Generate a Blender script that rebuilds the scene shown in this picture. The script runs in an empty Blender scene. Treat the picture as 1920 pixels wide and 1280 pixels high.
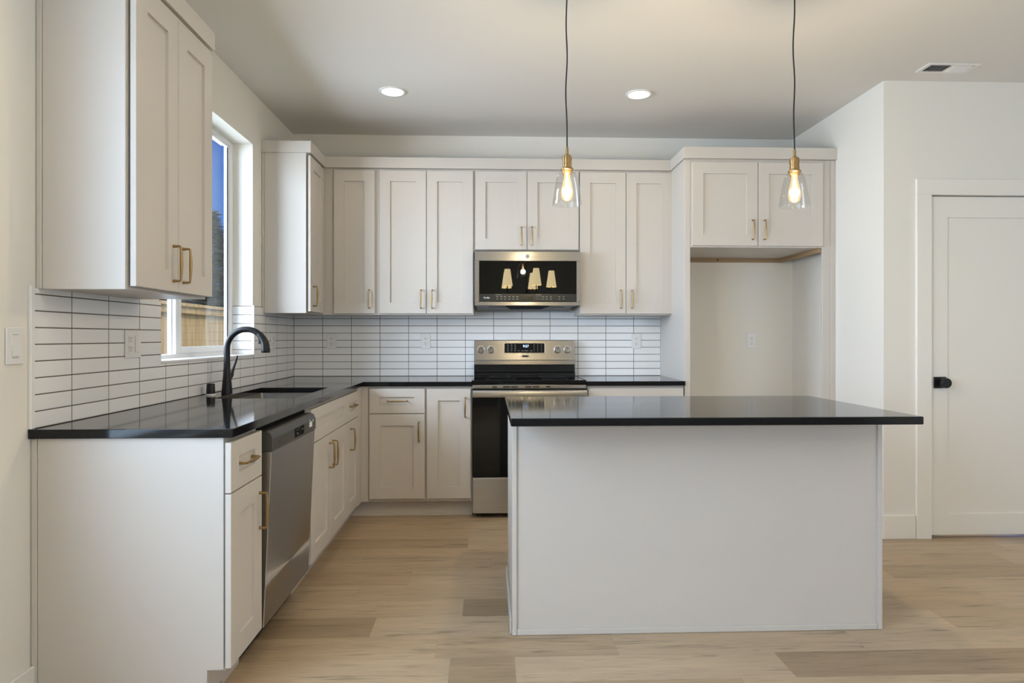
import bpy, bmesh, math, random
from mathutils import Vector, Matrix

# ---------------------------------------------------------------- camera, sky, daylight, exposure
SC = bpy.context.scene
COL = SC.collection
PI = math.pi

XL, D, H = -1.479, 5.014, 2.753          # left wall, back wall, ceiling
XR, YJ = 2.378, 3.838                    # right kitchen wall, pantry door wall
YR, XE = -3.0, 4.6                       # wall behind the camera, far right wall
ZC, TC = 0.914, 0.030                    # worktop top and thickness

cam_data = bpy.data.cameras.new('camera')
cam = bpy.data.objects.new('camera', cam_data)
COL.objects.link(cam)
cam.location = (0, 0, 1.2117)
cam.rotation_euler = (PI / 2, 0, -0.037)
cam_data.sensor_width = 36
cam_data.lens = 1223.6 * 36 / 1920
cam_data.shift_y = -8.27 / 1920
cam_data.clip_start = 0.05
SC.camera = cam

SC.view_settings.view_transform = 'Standard'
SC.view_settings.look = 'None'
SC.view_settings.exposure = 0.08
SC.view_settings.gamma = 1.0
SC.view_settings.use_curve_mapping = False

SKY = 0.8
DAY = (0.80, 0.91, 1.0)
WARM = (1.0, 0.76, 0.50)


def make_world():
    w = bpy.data.worlds.new('sky')
    SC.world = w
    w.use_nodes = True
    nt = w.node_tree
    nt.nodes.clear()
    out = nt.nodes.new('ShaderNodeOutputWorld')
    bg = nt.nodes.new('ShaderNodeBackground')
    tc = nt.nodes.new('ShaderNodeTexCoord')
    sep = nt.nodes.new('ShaderNodeSeparateXYZ')
    ramp = nt.nodes.new('ShaderNodeValToRGB')
    noi = nt.nodes.new('ShaderNodeTexNoise')
    noi.inputs['Scale'].default_value = 3.0
    noi.inputs['Detail'].default_value = 6
    mp = nt.nodes.new('ShaderNodeMapping')
    mp.inputs['Scale'].default_value = (1, 1, 3.5)
    cr = nt.nodes.new('ShaderNodeValToRGB')
    cr.color_ramp.elements[0].position = 0.55
    cr.color_ramp.elements[1].position = 0.95
    mix = nt.nodes.new('ShaderNodeMix')
    mix.data_type = 'RGBA'
    els = ramp.color_ramp.elements
    els[0].position = 0.0
    els[0].color = (0.45, 0.62, 0.88, 1)
    els[1].position = 1.0
    els[1].color = (2.2, 2.5, 2.9, 1)
    e = els.new(0.10); e.color = (0.13, 0.33, 0.88, 1)
    e = els.new(0.32); e.color = (0.05, 0.18, 0.74, 1)
    e = els.new(0.52); e.color = (1.4, 1.8, 2.4, 1)
    L = nt.links.new
    L(tc.outputs['Generated'], sep.inputs[0])
    L(sep.outputs['Z'], ramp.inputs[0])
    L(tc.outputs['Generated'], mp.inputs[0])
    L(mp.outputs[0], noi.inputs['Vector'])
    L(noi.outputs['Fac'], cr.inputs[0])
    L(cr.outputs[0], mix.inputs[0])
    L(ramp.outputs[0], mix.inputs[6])
    mix.inputs[7].default_value = (0.75, 0.82, 0.95, 1)
    L(mix.outputs[2], bg.inputs[0])
    bg.inputs['Strength'].default_value = SKY
    L(bg.outputs[0], out.inputs[0])


make_world()


def area(name, loc, rot, sx, sy, power, color=DAY, portal=False):
    d = bpy.data.lights.new(name, 'AREA')
    d.shape = 'RECTANGLE'
    d.size, d.size_y = sx, sy
    d.energy = power
    d.color = color
    if portal:
        d.cycles.is_portal = True
    o = bpy.data.objects.new(name, d)
    COL.objects.link(o)
    o.location = loc
    o.rotation_euler = rot
    return o


def spot(name, loc, power, color=WARM, angle=150, blend=0.6, r=0.06):
    d = bpy.data.lights.new(name, 'SPOT')
    d.energy = power
    d.color = color
    d.spot_size = math.radians(angle)
    d.spot_blend = blend
    d.shadow_soft_size = r
    o = bpy.data.objects.new(name, d)
    COL.objects.link(o)
    o.location = loc
    return o


def bulb_light(name, loc, power, r, color=WARM):
    d = bpy.data.lights.new(name, 'POINT')
    d.energy = power
    d.color = color
    d.shadow_soft_size = r
    o = bpy.data.objects.new(name, d)
    COL.objects.link(o)
    o.location = loc
    return o


# gains and colours of the light sources
GAIN = dict(yard=(0.86, 1.00, 1.26), slider=(0.74, 0.95, 1.28), rear=(0.40, 0.46, 0.56), side=(0.10, 0.10, 0.10),
            cans=(0.60, 0.46, 0.28), living=(1.0, 0.66, 0.24), pendant=(3.9, 3.45, 2.65), chandelier=(0.8, 0.6, 0.35))
POWER = dict(yard=390, slider=100, rear=100, side=100, cans=10, living=10, pendant=5, chandelier=10)


def lit(key):
    """power and unit colour of one kind of light"""
    g = GAIN[key]
    m = max(max(g), 1e-6)
    return POWER[key] * m, tuple(x / m for x in g)


# daylight: an added yard lamp shining in through the kitchen window, the big window in the left wall beside the camera,
# the windows of the living room behind
def day(name, key, *a):
    p, c = lit(key)
    area(name, *a, p, c)


area('daylight_kitchen_window', (XL - 0.165, 3.58, 1.765), (0, -PI / 2, 0), 1.30, 1.15, 1, portal=True)
day('yard_fill_lamp', 'yard', (-3.40, 2.90, 2.10), (0, -PI / 2, 0.10), 2.4, 3.2)  # area lamp added out of view to boost the window light
day('daylight_left_window', 'slider', (XL - 0.19, 0.55, 1.60), (0, -PI / 2, 0), 1.72, 2.25)
day('daylight_living_window', 'rear', (3.2, YR - 0.12, 1.5), (PI / 2, 0, 0), 1.9, 1.35)
day('daylight_side_window', 'side', (XE + 0.12, 0.2, 1.5), (0, PI / 2, 0), 1.35, 1.9)
_sd = bpy.data.lights.new('sun', 'SUN')
_sd.energy, _sd.angle, _sd.color = 1.5, math.radians(1.0), (1.0, 0.92, 0.80)
_so = bpy.data.objects.new('sun', _sd)
COL.objects.link(_so)
_so.rotation_euler = Vector((0.58, 0.22, 0.78)).to_track_quat('Z', 'Y').to_euler()
# unseen fill spots added at ceiling height, without fixtures (behind and beside the camera)
for _x, _y in ((-0.6, 1.6), (0.95, 1.6), (2.9, 1.9), (-0.5, -1.2), (2.2, -1.2)):
    spot('fill_spot_ceiling', (_x, _y, H - 0.012), *lit('living'))

# ---------------------------------------------------------------- materials


def base_mat(name, color, rough=0.5, metal=0.0, spec=0.5, bump=0.0, bscale=200.0, coat=0.0):
    m = bpy.data.materials.new(name)
    m.use_nodes = True
    nt = m.node_tree
    b = nt.nodes['Principled BSDF']
    b.inputs['Base Color'].default_value = (*color, 1)
    b.inputs['Roughness'].default_value = rough
    b.inputs['Metallic'].default_value = metal
    b.inputs['Specular IOR Level'].default_value = spec
    b.inputs['Coat Weight'].default_value = coat
    if bump:
        tc = nt.nodes.new('ShaderNodeTexCoord')
        n = nt.nodes.new('ShaderNodeTexNoise')
        n.inputs['Scale'].default_value = bscale
        n.inputs['Detail'].default_value = 3
        bp = nt.nodes.new('ShaderNodeBump')
        bp.inputs['Strength'].default_value = bump
        bp.inputs['Distance'].default_value = 0.002
        nt.links.new(tc.outputs['Object'], n.inputs['Vector'])
        nt.links.new(n.outputs['Fac'], bp.inputs['Height'])
        nt.links.new(bp.outputs[0], b.inputs['Normal'])
    return m


def brushed(name, color, rough, scale=(4, 400, 400), amount=0.10):
    m = base_mat(name, color, rough, 1.0)
    nt = m.node_tree
    b = nt.nodes['Principled BSDF']
    tc = nt.nodes.new('ShaderNodeTexCoord')
    mp = nt.nodes.new('ShaderNodeMapping')
    mp.inputs['Scale'].default_value = scale
    n = nt.nodes.new('ShaderNodeTexNoise')
    n.inputs['Scale'].default_value = 1.0
    n.inputs['Detail'].default_value = 2
    mr = nt.nodes.new('ShaderNodeMapRange')
    mr.inputs[3].default_value = rough - amount
    mr.inputs[4].default_value = rough + amount
    L = nt.links.new
    L(tc.outputs['Object'], mp.inputs[0])
    L(mp.outputs[0], n.inputs['Vector'])
    L(n.outputs['Fac'], mr.inputs[0])
    L(mr.outputs[0], b.inputs['Roughness'])
    b.inputs['Anisotropic'].default_value = 0.92
    b.inputs['Anisotropic Rotation'].default_value = 0.25
    tg = nt.nodes.new('ShaderNodeTangent')
    tg.direction_type = 'RADIAL'
    tg.axis = 'Z'
    L(tg.outputs[0], b.inputs['Tangent'])
    return m


def emit_mat(name, color, strength):
    m = bpy.data.materials.new(name)
    m.use_nodes = True
    b = m.node_tree.nodes['Principled BSDF']
    b.inputs['Base Color'].default_value = (*[min(c, 1) * 0.8 for c in color], 1)
    b.inputs['Emission Color'].default_value = (*color, 1)
    b.inputs['Emission Strength'].default_value = strength
    return m


def pane_mat(name, tint=(1, 1, 1), ior=1.45, rough=0.0, emit=None):
    """thin clear glass: straight-through transmission plus a fresnel reflection"""
    m = bpy.data.materials.new(name)
    m.use_nodes = True
    nt = m.node_tree
    nt.nodes.clear()
    out = nt.nodes.new('ShaderNodeOutputMaterial')
    tr = nt.nodes.new('ShaderNodeBsdfTransparent')
    tr.inputs[0].default_value = (*tint, 1)
    gl = nt.nodes.new('ShaderNodeBsdfGlossy')
    gl.inputs['Roughness'].default_value = rough
    fr = nt.nodes.new('ShaderNodeFresnel')
    ge = nt.nodes.new('ShaderNodeNewGeometry')
    io = nt.nodes.new('ShaderNodeMapRange')          # same reflection on both faces of the thin wall
    io.inputs[3].default_value = ior
    io.inputs[4].default_value = 1.0 / ior
    nt.links.new(ge.outputs['Backfacing'], io.inputs[0])
    nt.links.new(io.outputs[0], fr.inputs[0])
    mx = nt.nodes.new('ShaderNodeMixShader')
    L = nt.links.new
    L(fr.outputs[0], mx.inputs[0])
    L(tr.outputs[0], mx.inputs[1])
    L(gl.outputs[0], mx.inputs[2])
    last = mx.outputs[0]
    if emit:
        em = nt.nodes.new('ShaderNodeEmission')
        em.inputs[0].default_value = (*emit[0], 1)
        em.inputs[1].default_value = emit[1]
        ad = nt.nodes.new('ShaderNodeAddShader')
        L(last, ad.inputs[0])
        L(em.outputs[0], ad.inputs[1])
        last = ad.outputs[0]
    L(last, out.inputs[0])
    return m


def quartz(name):
    m = base_mat(name, (0.008, 0.008, 0.0085), 0.075, 0, 0.3)
    nt = m.node_tree
    b = nt.nodes['Principled BSDF']
    tc = nt.nodes.new('ShaderNodeTexCoord')
    v = nt.nodes.new('ShaderNodeTexVoronoi')
    v.inputs['Scale'].default_value = 190
    r = nt.nodes.new('ShaderNodeValToRGB')
    r.color_ramp.elements[0].position = 0.0
    r.color_ramp.elements[0].color = (0.07, 0.07, 0.068, 1)
    r.color_ramp.elements[1].position = 0.16
    r.color_ramp.elements[1].color = (0.008, 0.008, 0.0085, 1)
    v2 = nt.nodes.new('ShaderNodeTexVoronoi')
    v2.inputs['Scale'].default_value = 7
    r2 = nt.nodes.new('ShaderNodeValToRGB')
    r2.color_ramp.elements[0].position = 0.0
    r2.color_ramp.elements[0].color = (0.8, 0.8, 0.78, 1)
    r2.color_ramp.elements[1].position = 0.022
    r2.color_ramp.elements[1].color = (0, 0, 0, 1)
    ad = nt.nodes.new('ShaderNodeMix')
    ad.data_type = 'RGBA'
    ad.blend_type = 'ADD'
    ad.inputs[0].default_value = 1
    L = nt.links.new
    L(tc.outputs['Object'], v.inputs['Vector'])
    L(tc.outputs['Object'], v2.inputs['Vector'])
    L(v.outputs['Distance'], r.inputs[0])
    L(v2.outputs['Distance'], r2.inputs[0])
    L(r.outputs[0], ad.inputs[6])
    L(r2.outputs[0], ad.inputs[7])
    L(ad.outputs[2], b.inputs['Base Color'])
    return m


def tile_mat(name, axis, u0, pitch_u, z0, pitch_z, grout=0.0038):
    """stacked glazed tiles with dark grout; axis is the horizontal object axis"""
    m = base_mat(name, (0.8, 0.78, 0.75), 0.16, 0, 0.5)
    nt = m.node_tree
    b = nt.nodes['Principled BSDF']
    L = nt.links.new
    tc = nt.nodes.new('ShaderNodeTexCoord')
    sep = nt.nodes.new('ShaderNodeSeparateXYZ')
    L(tc.outputs['Object'], sep.inputs[0])

    def math_node(op, a, bv):
        n = nt.nodes.new('ShaderNodeMath')
        n.operation = op
        for i, x in enumerate((a, bv)):
            if x is None:
                continue
            if isinstance(x, (int, float)):
                n.inputs[i].default_value = x
            else:
                L(x, n.inputs[i])
        return n.outputs[0]

    def edge(sock, o0, pitch):
        t = math_node('DIVIDE', math_node('SUBTRACT', sock, o0), pitch)
        f = math_node('FRACT', t, None)
        d = math_node('MINIMUM', f, math_node('SUBTRACT', 1.0, f))
        return math_node('MULTIPLY', d, pitch), math_node('FLOOR', t, None)
    du, iu = edge(sep.outputs[axis], u0, pitch_u)
    dz, iz = edge(sep.outputs['Z'], z0, pitch_z)
    dd = math_node('MINIMUM', du, dz)
    mr = nt.nodes.new('ShaderNodeMapRange')
    mr.inputs[1].default_value = grout * 0.38
    mr.inputs[2].default_value = grout * 0.62
    L(dd, mr.inputs[0])
    cb = nt.nodes.new('ShaderNodeCombineXYZ')
    L(iu, cb.inputs[0])
    L(iz, cb.inputs[1])
    wn = nt.nodes.new('ShaderNodeTexWhiteNoise')
    wn.noise_dimensions = '2D'
    L(cb.outputs[0], wn.inputs['Vector'])
    tone = nt.nodes.new('ShaderNodeMix')
    tone.data_type = 'RGBA'
    tone.inputs[6].default_value = (0.85, 0.845, 0.835, 1)
    tone.inputs[7].default_value = (0.88, 0.875, 0.865, 1)
    L(wn.outputs['Value'], tone.inputs[0])
    mix = nt.nodes.new('ShaderNodeMix')
    mix.data_type = 'RGBA'
    mix.inputs[6].default_value = (0.10, 0.086, 0.072, 1)
    L(tone.outputs[2], mix.inputs[7])
    L(mr.outputs[0], mix.inputs[0])
    L(mix.outputs[2], b.inputs['Base Color'])
    rg = nt.nodes.new('ShaderNodeMapRange')
    rg.inputs[3].default_value = 0.8
    rg.inputs[4].default_value = 0.22
    L(mr.outputs[0], rg.inputs[0])
    L(rg.outputs[0], b.inputs['Roughness'])
    hb = nt.nodes.new('ShaderNodeMapRange')
    hb.inputs[1].default_value = grout * 0.3
    hb.inputs[2].default_value = grout * 1.2
    L(dd, hb.inputs[0])
    bp = nt.nodes.new('ShaderNodeBump')
    bp.inputs['Strength'].default_value = 0.35
    bp.inputs['Distance'].default_value = 0.002
    L(hb.outputs[0], bp.inputs['Height'])
    L(bp.outputs[0], b.inputs['Normal'])
    return m


def wood_floor_mat(name):
    m = base_mat(name, (0.5, 0.4, 0.28), 0.38, 0, 0.4)
    nt = m.node_tree
    b = nt.nodes['Principled BSDF']
    L = nt.links.new
    tc = nt.nodes.new('ShaderNodeTexCoord')
    at = nt.nodes.new('ShaderNodeAttribute')
    at.attribute_name = 'plank'            # x: tone of the board, y: which board it is
    sp = nt.nodes.new('ShaderNodeSeparateXYZ')
    L(at.outputs['Vector'], sp.inputs[0])
    cb = nt.nodes.new('ShaderNodeCombineXYZ')
    L(sp.outputs['Y'], cb.inputs[2])
    add = nt.nodes.new('ShaderNodeVectorMath')
    add.operation = 'ADD'
    L(tc.outputs['Object'], add.inputs[0])
    L(cb.outputs[0], add.inputs[1])

    def noise(scale, detail, dist=0.0):
        mp = nt.nodes.new('ShaderNodeMapping')
        mp.inputs['Scale'].default_value = scale
        L(add.outputs[0], mp.inputs[0])
        n = nt.nodes.new('ShaderNodeTexNoise')
        n.inputs['Scale'].default_value = 1
        n.inputs['Detail'].default_value = detail
        n.inputs['Distortion'].default_value = dist
        L(mp.outputs[0], n.inputs['Vector'])
        return n.outputs['Fac']
    broad = noise((1.6, 11, 3), 4, 0.6)
    fine = noise((7, 170, 3), 3, 0.2)
    streak = noise((2.6, 42, 3), 5, 0.9)
    tone = nt.nodes.new('ShaderNodeValToRGB')
    te = tone.color_ramp.elements
    te[0].position, te[0].color = 0.0, (0.255, 0.180, 0.108, 1)
    te[1].position, te[1].color = 1.0, (0.518, 0.402, 0.272, 1)
    e = te.new(0.5); e.color = (0.438, 0.322, 0.202, 1)
    L(sp.outputs['X'], tone.inputs[0])

    def mul(col, fac, lo, hi, p0=0.3, p1=0.7):
        r = nt.nodes.new('ShaderNodeMapRange')
        r.inputs[1].default_value, r.inputs[2].default_value = p0, p1
        r.inputs[3].default_value, r.inputs[4].default_value = lo, hi
        L(fac, r.inputs[0])
        mx = nt.nodes.new('ShaderNodeVectorMath')
        mx.operation = 'SCALE'
        L(col, mx.inputs[0])
        L(r.outputs[0], mx.inputs['Scale'])
        return mx.outputs[0]
    c = mul(tone.outputs[0], broad, 0.88, 1.10)
    c = mul(c, fine, 0.93, 1.06)
    c = mul(c, streak, 0.48, 1.0, 0.26, 0.42)
    c = mul(c, noise((9, 240, 3), 2, 0.4), 0.74, 1.0, 0.30, 0.42)
    L(c, b.inputs['Base Color'])
    bp = nt.nodes.new('ShaderNodeBump')
    bp.inputs['Strength'].default_value = 0.08
    bp.inputs['Distance'].default_value = 0.001
    L(fine, bp.inputs['Height'])
    L(bp.outputs[0], b.inputs['Normal'])
    return m


def fence_mat(name):
    m = base_mat(name, (0.5, 0.35, 0.18), 0.75)
    nt = m.node_tree
    b = nt.nodes['Principled BSDF']
    L = nt.links.new
    tc = nt.nodes.new('ShaderNodeTexCoord')
    mp = nt.nodes.new('ShaderNodeMapping')
    mp.inputs['Scale'].default_value = (14, 14, 1.2)
    n = nt.nodes.new('ShaderNodeTexNoise')
    n.inputs['Scale'].default_value = 1
    n.inputs['Detail'].default_value = 4
    r = nt.nodes.new('ShaderNodeValToRGB')
    r.color_ramp.elements[0].position, r.color_ramp.elements[0].color = 0.3, (0.50, 0.27, 0.10, 1)
    r.color_ramp.elements[1].position, r.color_ramp.elements[1].color = 0.7, (0.72, 0.46, 0.20, 1)
    L(tc.outputs['Object'], mp.inputs[0])
    L(mp.outputs[0], n.inputs['Vector'])
    L(n.outputs['Fac'], r.inputs[0])
    L(r.outputs[0], b.inputs['Base Color'])
    return m


M = dict(
    wall=base_mat('wall_paint', (0.79, 0.76, 0.695), 0.7, bump=0.12, bscale=160),
    ceiling=base_mat('ceiling_paint', (0.74, 0.715, 0.675), 0.85, bump=0.15, bscale=120),
    trim=base_mat('trim_paint', (0.82, 0.79, 0.72), 0.4),
    cabinet=base_mat('cabinet_paint', (0.585, 0.543, 0.488), 0.36, 0, 0.45),
    cabinet_in=base_mat('cabinet_underside', (0.55, 0.44, 0.31), 0.6),
    batten=base_mat('pine_batten', (0.36, 0.24, 0.13), 0.6),
    quartz=quartz('black_quartz'),
    tile_back=tile_mat('back_tiles', 'X', -1.4692, 0.2163, ZC + 0.001, 0.0546),
    tile_left=tile_mat('left_tiles', 'Y', 2.364, 0.2246, ZC + 0.001, 0.0546),
    edge_trim=base_mat('tile_edge_trim', (0.82, 0.81, 0.78), 0.3),
    grout=base_mat('dark_caulk', (0.07, 0.06, 0.05), 0.8),
    floor=wood_floor_mat('oak_planks'),
    gap=base_mat('plank_gap', (0.22, 0.155, 0.095), 0.9),
    brass=base_mat('aged_brass', (0.37, 0.25, 0.105), 0.38, 1.0),
    socket=brushed('brushed_brass', (0.42, 0.28, 0.13), 0.42, (200, 200, 30), 0.06),
    steel=brushed('brushed_steel', (0.53, 0.52, 0.50), 0.27, (1.5, 1.5, 900), 0.01),
    steel_v=brushed('brushed_steel_door', (0.46, 0.435, 0.40), 0.48, (1.5, 1.5, 700), 0.02),
    chrome=base_mat('polished_metal', (0.72, 0.70, 0.66), 0.14, 1.0),
    sink=brushed('sink_steel', (0.34, 0.325, 0.30), 0.36, (3, 200, 200), 0.03),
    black_glass=base_mat('black_glass', (0.006, 0.006, 0.006), 0.02, 0, 0.5),
    mirror_glass=base_mat('reflective_black_glass', (0.003, 0.003, 0.002), 0.012, 0, 0.6),
    oven_glass=base_mat('oven_glass', (0.004, 0.004, 0.004), 0.05, 0, 0.35),
    black_enamel=base_mat('black_enamel', (0.01, 0.01, 0.01), 0.16),
    dark_plastic=base_mat('dark_plastic', (0.045, 0.045, 0.045), 0.42),
    charcoal=base_mat('charcoal_plastic', (0.055, 0.053, 0.048), 0.42),
    matte_black=base_mat('matte_black_metal', (0.007, 0.007, 0.008), 0.40, 0.0, 0.35),
    white_plastic=base_mat('white_plastic', (0.80, 0.79, 0.77), 0.35),
    slot=base_mat('dark_slot', (0.006, 0.006, 0.006), 0.8, 0, 0.15),
    vinyl=base_mat('white_vinyl', (0.84, 0.85, 0.86), 0.35),
    pane=pane_mat('window_pane', (0.95, 0.97, 0.96), 1.24),
    shade_glass=pane_mat('clear_lamp_glass', (0.965, 0.965, 0.96), 1.35),
    bulb_glass=pane_mat('amber_bulb_glass', (1.0, 0.90, 0.72), 1.35, 0.0, ((1.0, 0.72, 0.38), 0.40)),
    filament=emit_mat('filament', (1.0, 0.80, 0.48), 14),
    can_lens=emit_mat('lamp_lens', (1.0, 0.93, 0.80), 9),
    white_metal=base_mat('white_metal', (0.80, 0.79, 0.77), 0.45),
    shade=emit_mat('pleated_shade', (1.0, 0.80, 0.45), 10.0),
    cord=base_mat('black_cord', (0.012, 0.012, 0.012), 0.7),
    ring=base_mat('burner_outline', (0.02, 0.02, 0.02), 0.5),
    marks=base_mat('printed_marks', (0.42, 0.40, 0.36), 0.6),
    digits=emit_mat('display_digits', (0.55, 0.72, 1.0), 2.0),
    sticker=base_mat('white_sticker', (0.82, 0.82, 0.80), 0.6),
    fence=fence_mat('cedar_boards'),
    foliage=base_mat('conifer_needles', (0.040, 0.046, 0.026), 0.8),
    bark=base_mat('bark', (0.10, 0.07, 0.05), 0.9),
    grass=base_mat('yard_grass', (0.10, 0.13, 0.05), 0.9, bump=0.4, bscale=30),
    siding=base_mat('siding_paint', (0.55, 0.54, 0.52), 0.7),
)

# ---------------------------------------------------------------- mesh helpers


class MB:
    """collects shapes and links them as one mesh object"""

    def __init__(self):
        self.bm = bmesh.new()

    def box(self, x0, x1, y0, y1, z0, z1, bevel=0.0, seg=1):
        bm = self.bm
        if x1 < x0: x0, x1 = x1, x0
        if y1 < y0: y0, y1 = y1, y0
        if z1 < z0: z0, z1 = z1, z0
        vs = [bm.verts.new(p) for p in ((x0, y0, z0), (x1, y0, z0), (x1, y1, z0), (x0, y1, z0),
                                        (x0, y0, z1), (x1, y0, z1), (x1, y1, z1), (x0, y1, z1))]
        fs = [bm.faces.new([vs[i] for i in f]) for f in
              ((0, 3, 2, 1), (4, 5, 6, 7), (0, 1, 5, 4), (1, 2, 6, 5), (2, 3, 7, 6), (3, 0, 4, 7))]
        if bevel > 0:
            es = {e for f in fs for e in f.edges}
            bmesh.ops.bevel(bm, geom=list(es), offset=bevel, segments=seg, profile=0.5, affect='EDGES')
        return self

    def prism(self, pts, axis, a0, a1, bevel=0.0, seg=1):
        """extrude a 2-D outline along an axis; pts are in the other two axes in x,y,z order"""
        bm = self.bm

        def mk(p, a):
            if axis == 'X': return (a, p[0], p[1])
            if axis == 'Y': return (p[0], a, p[1])
            return (p[0], p[1], a)
        lo = [bm.verts.new(mk(p, a0)) for p in pts]
        hi = [bm.verts.new(mk(p, a1)) for p in pts]
        n = len(pts)
        fs = [bm.faces.new(lo[::-1]), bm.faces.new(hi)]
        for i in range(n):
            j = (i + 1) % n
            fs.append(bm.faces.new((lo[i], lo[j], hi[j], hi[i])))
        if bevel > 0:
            es = {e for f in fs for e in f.edges}
            bmesh.ops.bevel(bm, geom=list(es), offset=bevel, segments=seg, profile=0.5, affect='EDGES')
        return self

    def tube(self, path, radii, n=12, caps=True, flat=None):
        """tube along a path; flat=(a,b) squashes the section"""
        bm = self.bm
        path = [Vector(p) for p in path]
        if isinstance(radii, (int, float)):
            radii = [radii] * len(path)
        rings = []
        up = None
        for i, p in enumerate(path):
            t = (path[min(i + 1, len(path) - 1)] - path[max(i - 1, 0)]).normalized()
            if up is None:
                up = Vector((0, 0, 1)) if abs(t.z) < 0.9 else Vector((1, 0, 0))
            s = t.cross(up).normalized()
            up = s.cross(t).normalized()
            ring = []
            for k in range(n):
                a = 2 * PI * k / n
                ca, sa = math.cos(a), math.sin(a)
                if flat: ca, sa = ca * flat[0], sa * flat[1]
                ring.append(bm.verts.new(p + (s * ca + up * sa) * radii[i]))
            rings.append(ring)
        for r0, r1 in zip(rings, rings[1:]):
            for k in range(n):
                j = (k + 1) % n
                bm.faces.new((r0[k], r0[j], r1[j], r1[k]))
        if caps:
            bm.faces.new(rings[0][::-1])
            bm.faces.new(rings[-1])
        return self

    def lathe(self, prof, center, axis='Z', n=32, close=False):
        """spin (radius, height) profile about an axis through center"""
        bm = self.bm
        c = Vector(center)

        def mk(r, h, a):
            if axis == 'Z': return c + Vector((r * math.cos(a), r * math.sin(a), h))
            if axis == 'Y': return c + Vector((r * math.cos(a), h, r * math.sin(a)))
            return c + Vector((h, r * math.cos(a), r * math.sin(a)))
        rings = []
        for r, h in prof:
            if r < 1e-6:
                rings.append([bm.verts.new(mk(0, h, 0))])
            else:
                rings.append([bm.verts.new(mk(r, h, 2 * PI * k / n)) for k in range(n)])
        pairs = list(zip(rings, rings[1:]))
        if close: pairs.append((rings[-1], rings[0]))
        for r0, r1 in pairs:
            for k in range(n):
                j = (k + 1) % n
                if len(r0) == 1 and len(r1) == 1: continue
                if len(r0) == 1: bm.faces.new((r0[0], r1[j], r1[k]))
                elif len(r1) == 1: bm.faces.new((r0[k], r0[j], r1[0]))
                else: bm.faces.new((r0[k], r0[j], r1[j], r1[k]))
        return self

    def rings(self, rs):
        """quads between successive four-corner rings, capped at both ends"""
        bm = self.bm
        vr = [[bm.verts.new(p) for p in r] for r in rs]
        for a, b in zip(vr, vr[1:]):
            for k in range(len(a)):
                j = (k + 1) % len(a)
                bm.faces.new((a[k], a[j], b[j], b[k]))
        bm.faces.new(vr[0][::-1])
        bm.faces.new(vr[-1])
        return self

    def quad(self, *pts):
        self.bm.faces.new([self.bm.verts.new(p) for p in pts])
        return self

    def build(self, name, mat, parent=None, smooth=None, recalc=True):
        bm = self.bm
        if recalc:
            bmesh.ops.recalc_face_normals(bm, faces=bm.faces[:])
        me = bpy.data.meshes.new(name)
        bm.to_mesh(me)
        bm.free()
        mats = mat if isinstance(mat, (list, tuple)) else [mat]
        for mm in mats:
            me.materials.append(mm)
        if smooth is not None:
            me.polygons.foreach_set('use_smooth', [True] * len(me.polygons))
            me.set_sharp_from_angle(angle=math.radians(smooth))
        o = bpy.data.objects.new(name, me)
        COL.objects.link(o)
        if parent is not None:
            attach(o, parent)
        return o


WPOS = {}          # world position of each object origin


def attach(o, parent):
    """parent a mesh that was built in world coordinates"""
    o.parent = parent
    o.location = -Vector(WPOS.get(parent.name, (0, 0, 0)))
    WPOS[o.name] = (0, 0, 0)


def tag(o, label, cat, group=None, kind=None):
    o['label'] = label
    o['category'] = cat
    if group: o['group'] = group
    if kind: o['kind'] = kind
    return o


def thing(name, loc, label, cat, group=None, kind=None):
    o = bpy.data.objects.new(name, None)
    o.empty_display_size = 0.05
    COL.objects.link(o)
    o.location = loc
    WPOS[o.name] = tuple(loc)
    return tag(o, label, cat, group, kind)


def struct(name, mb, mat, parent=None, smooth=None):
    o = mb.build(name, mat, parent, smooth)
    if parent is None: o['kind'] = 'structure'
    return o


def copy_tree(o, delta=(0, 0, 0)):
    r = o.copy()
    COL.objects.link(r)
    r.location = Vector(o.location) + Vector(delta)
    for ch in o.children:
        c = ch.copy()
        COL.objects.link(c)
        c.parent = r
        for g in ch.children:
            d = g.copy()
            COL.objects.link(d)
            d.parent = c
    return r


def text_part(name, body, size, origin, right, up, mat, parent, depth=0.0004):
    cu = bpy.data.curves.new(name, 'FONT')
    cu.body = body
    cu.size = size
    cu.align_x = 'CENTER'
    cu.align_y = 'CENTER'
    cu.extrude = depth
    to = bpy.data.objects.new(name, cu)
    me = bpy.data.meshes.new_from_object(to)
    bpy.data.objects.remove(to)
    me.materials.clear()
    me.materials.append(mat)
    r, u = Vector(right).normalized(), Vector(up).normalized()
    n = r.cross(u)
    o0 = Vector(origin)
    for v in me.vertices:
        v.co = o0 + r * v.co.x + u * v.co.y + n * v.co.z
    o = bpy.data.objects.new(name, me)
    COL.objects.link(o)
    attach(o, parent)
    return o


# orientation maps: (u along the front, v up, n out of the front)
def face_xp(x0):
    return lambda u, v, n: Vector((x0 + n, u, v))


def face_ym(y0):
    return lambda u, v, n: Vector((u, y0 - n, v))


def shaker(mp, u0, u1, v0, v1, sw=0.074, rw=0.078, t=0.019, rec=0.010):
    ch = 0.0012
    gu, gv = 0.0020, 0.0020
    u0, u1, v0, v1 = u0 + gu, u1 - gu, v0 + gv, v1 - gv

    def ring(du, dv, n):
        return [mp(u0 + du, v0 + dv, n), mp(u1 - du, v0 + dv, n), mp(u1 - du, v1 - dv, n), mp(u0 + du, v1 - dv, n)]
    return MB().rings([ring(0, 0, 0), ring(0, 0, t - ch), ring(ch, ch, t), ring(sw, rw, t),
                       ring(sw + 0.0012, rw + 0.0012, t - rec)])


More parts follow.
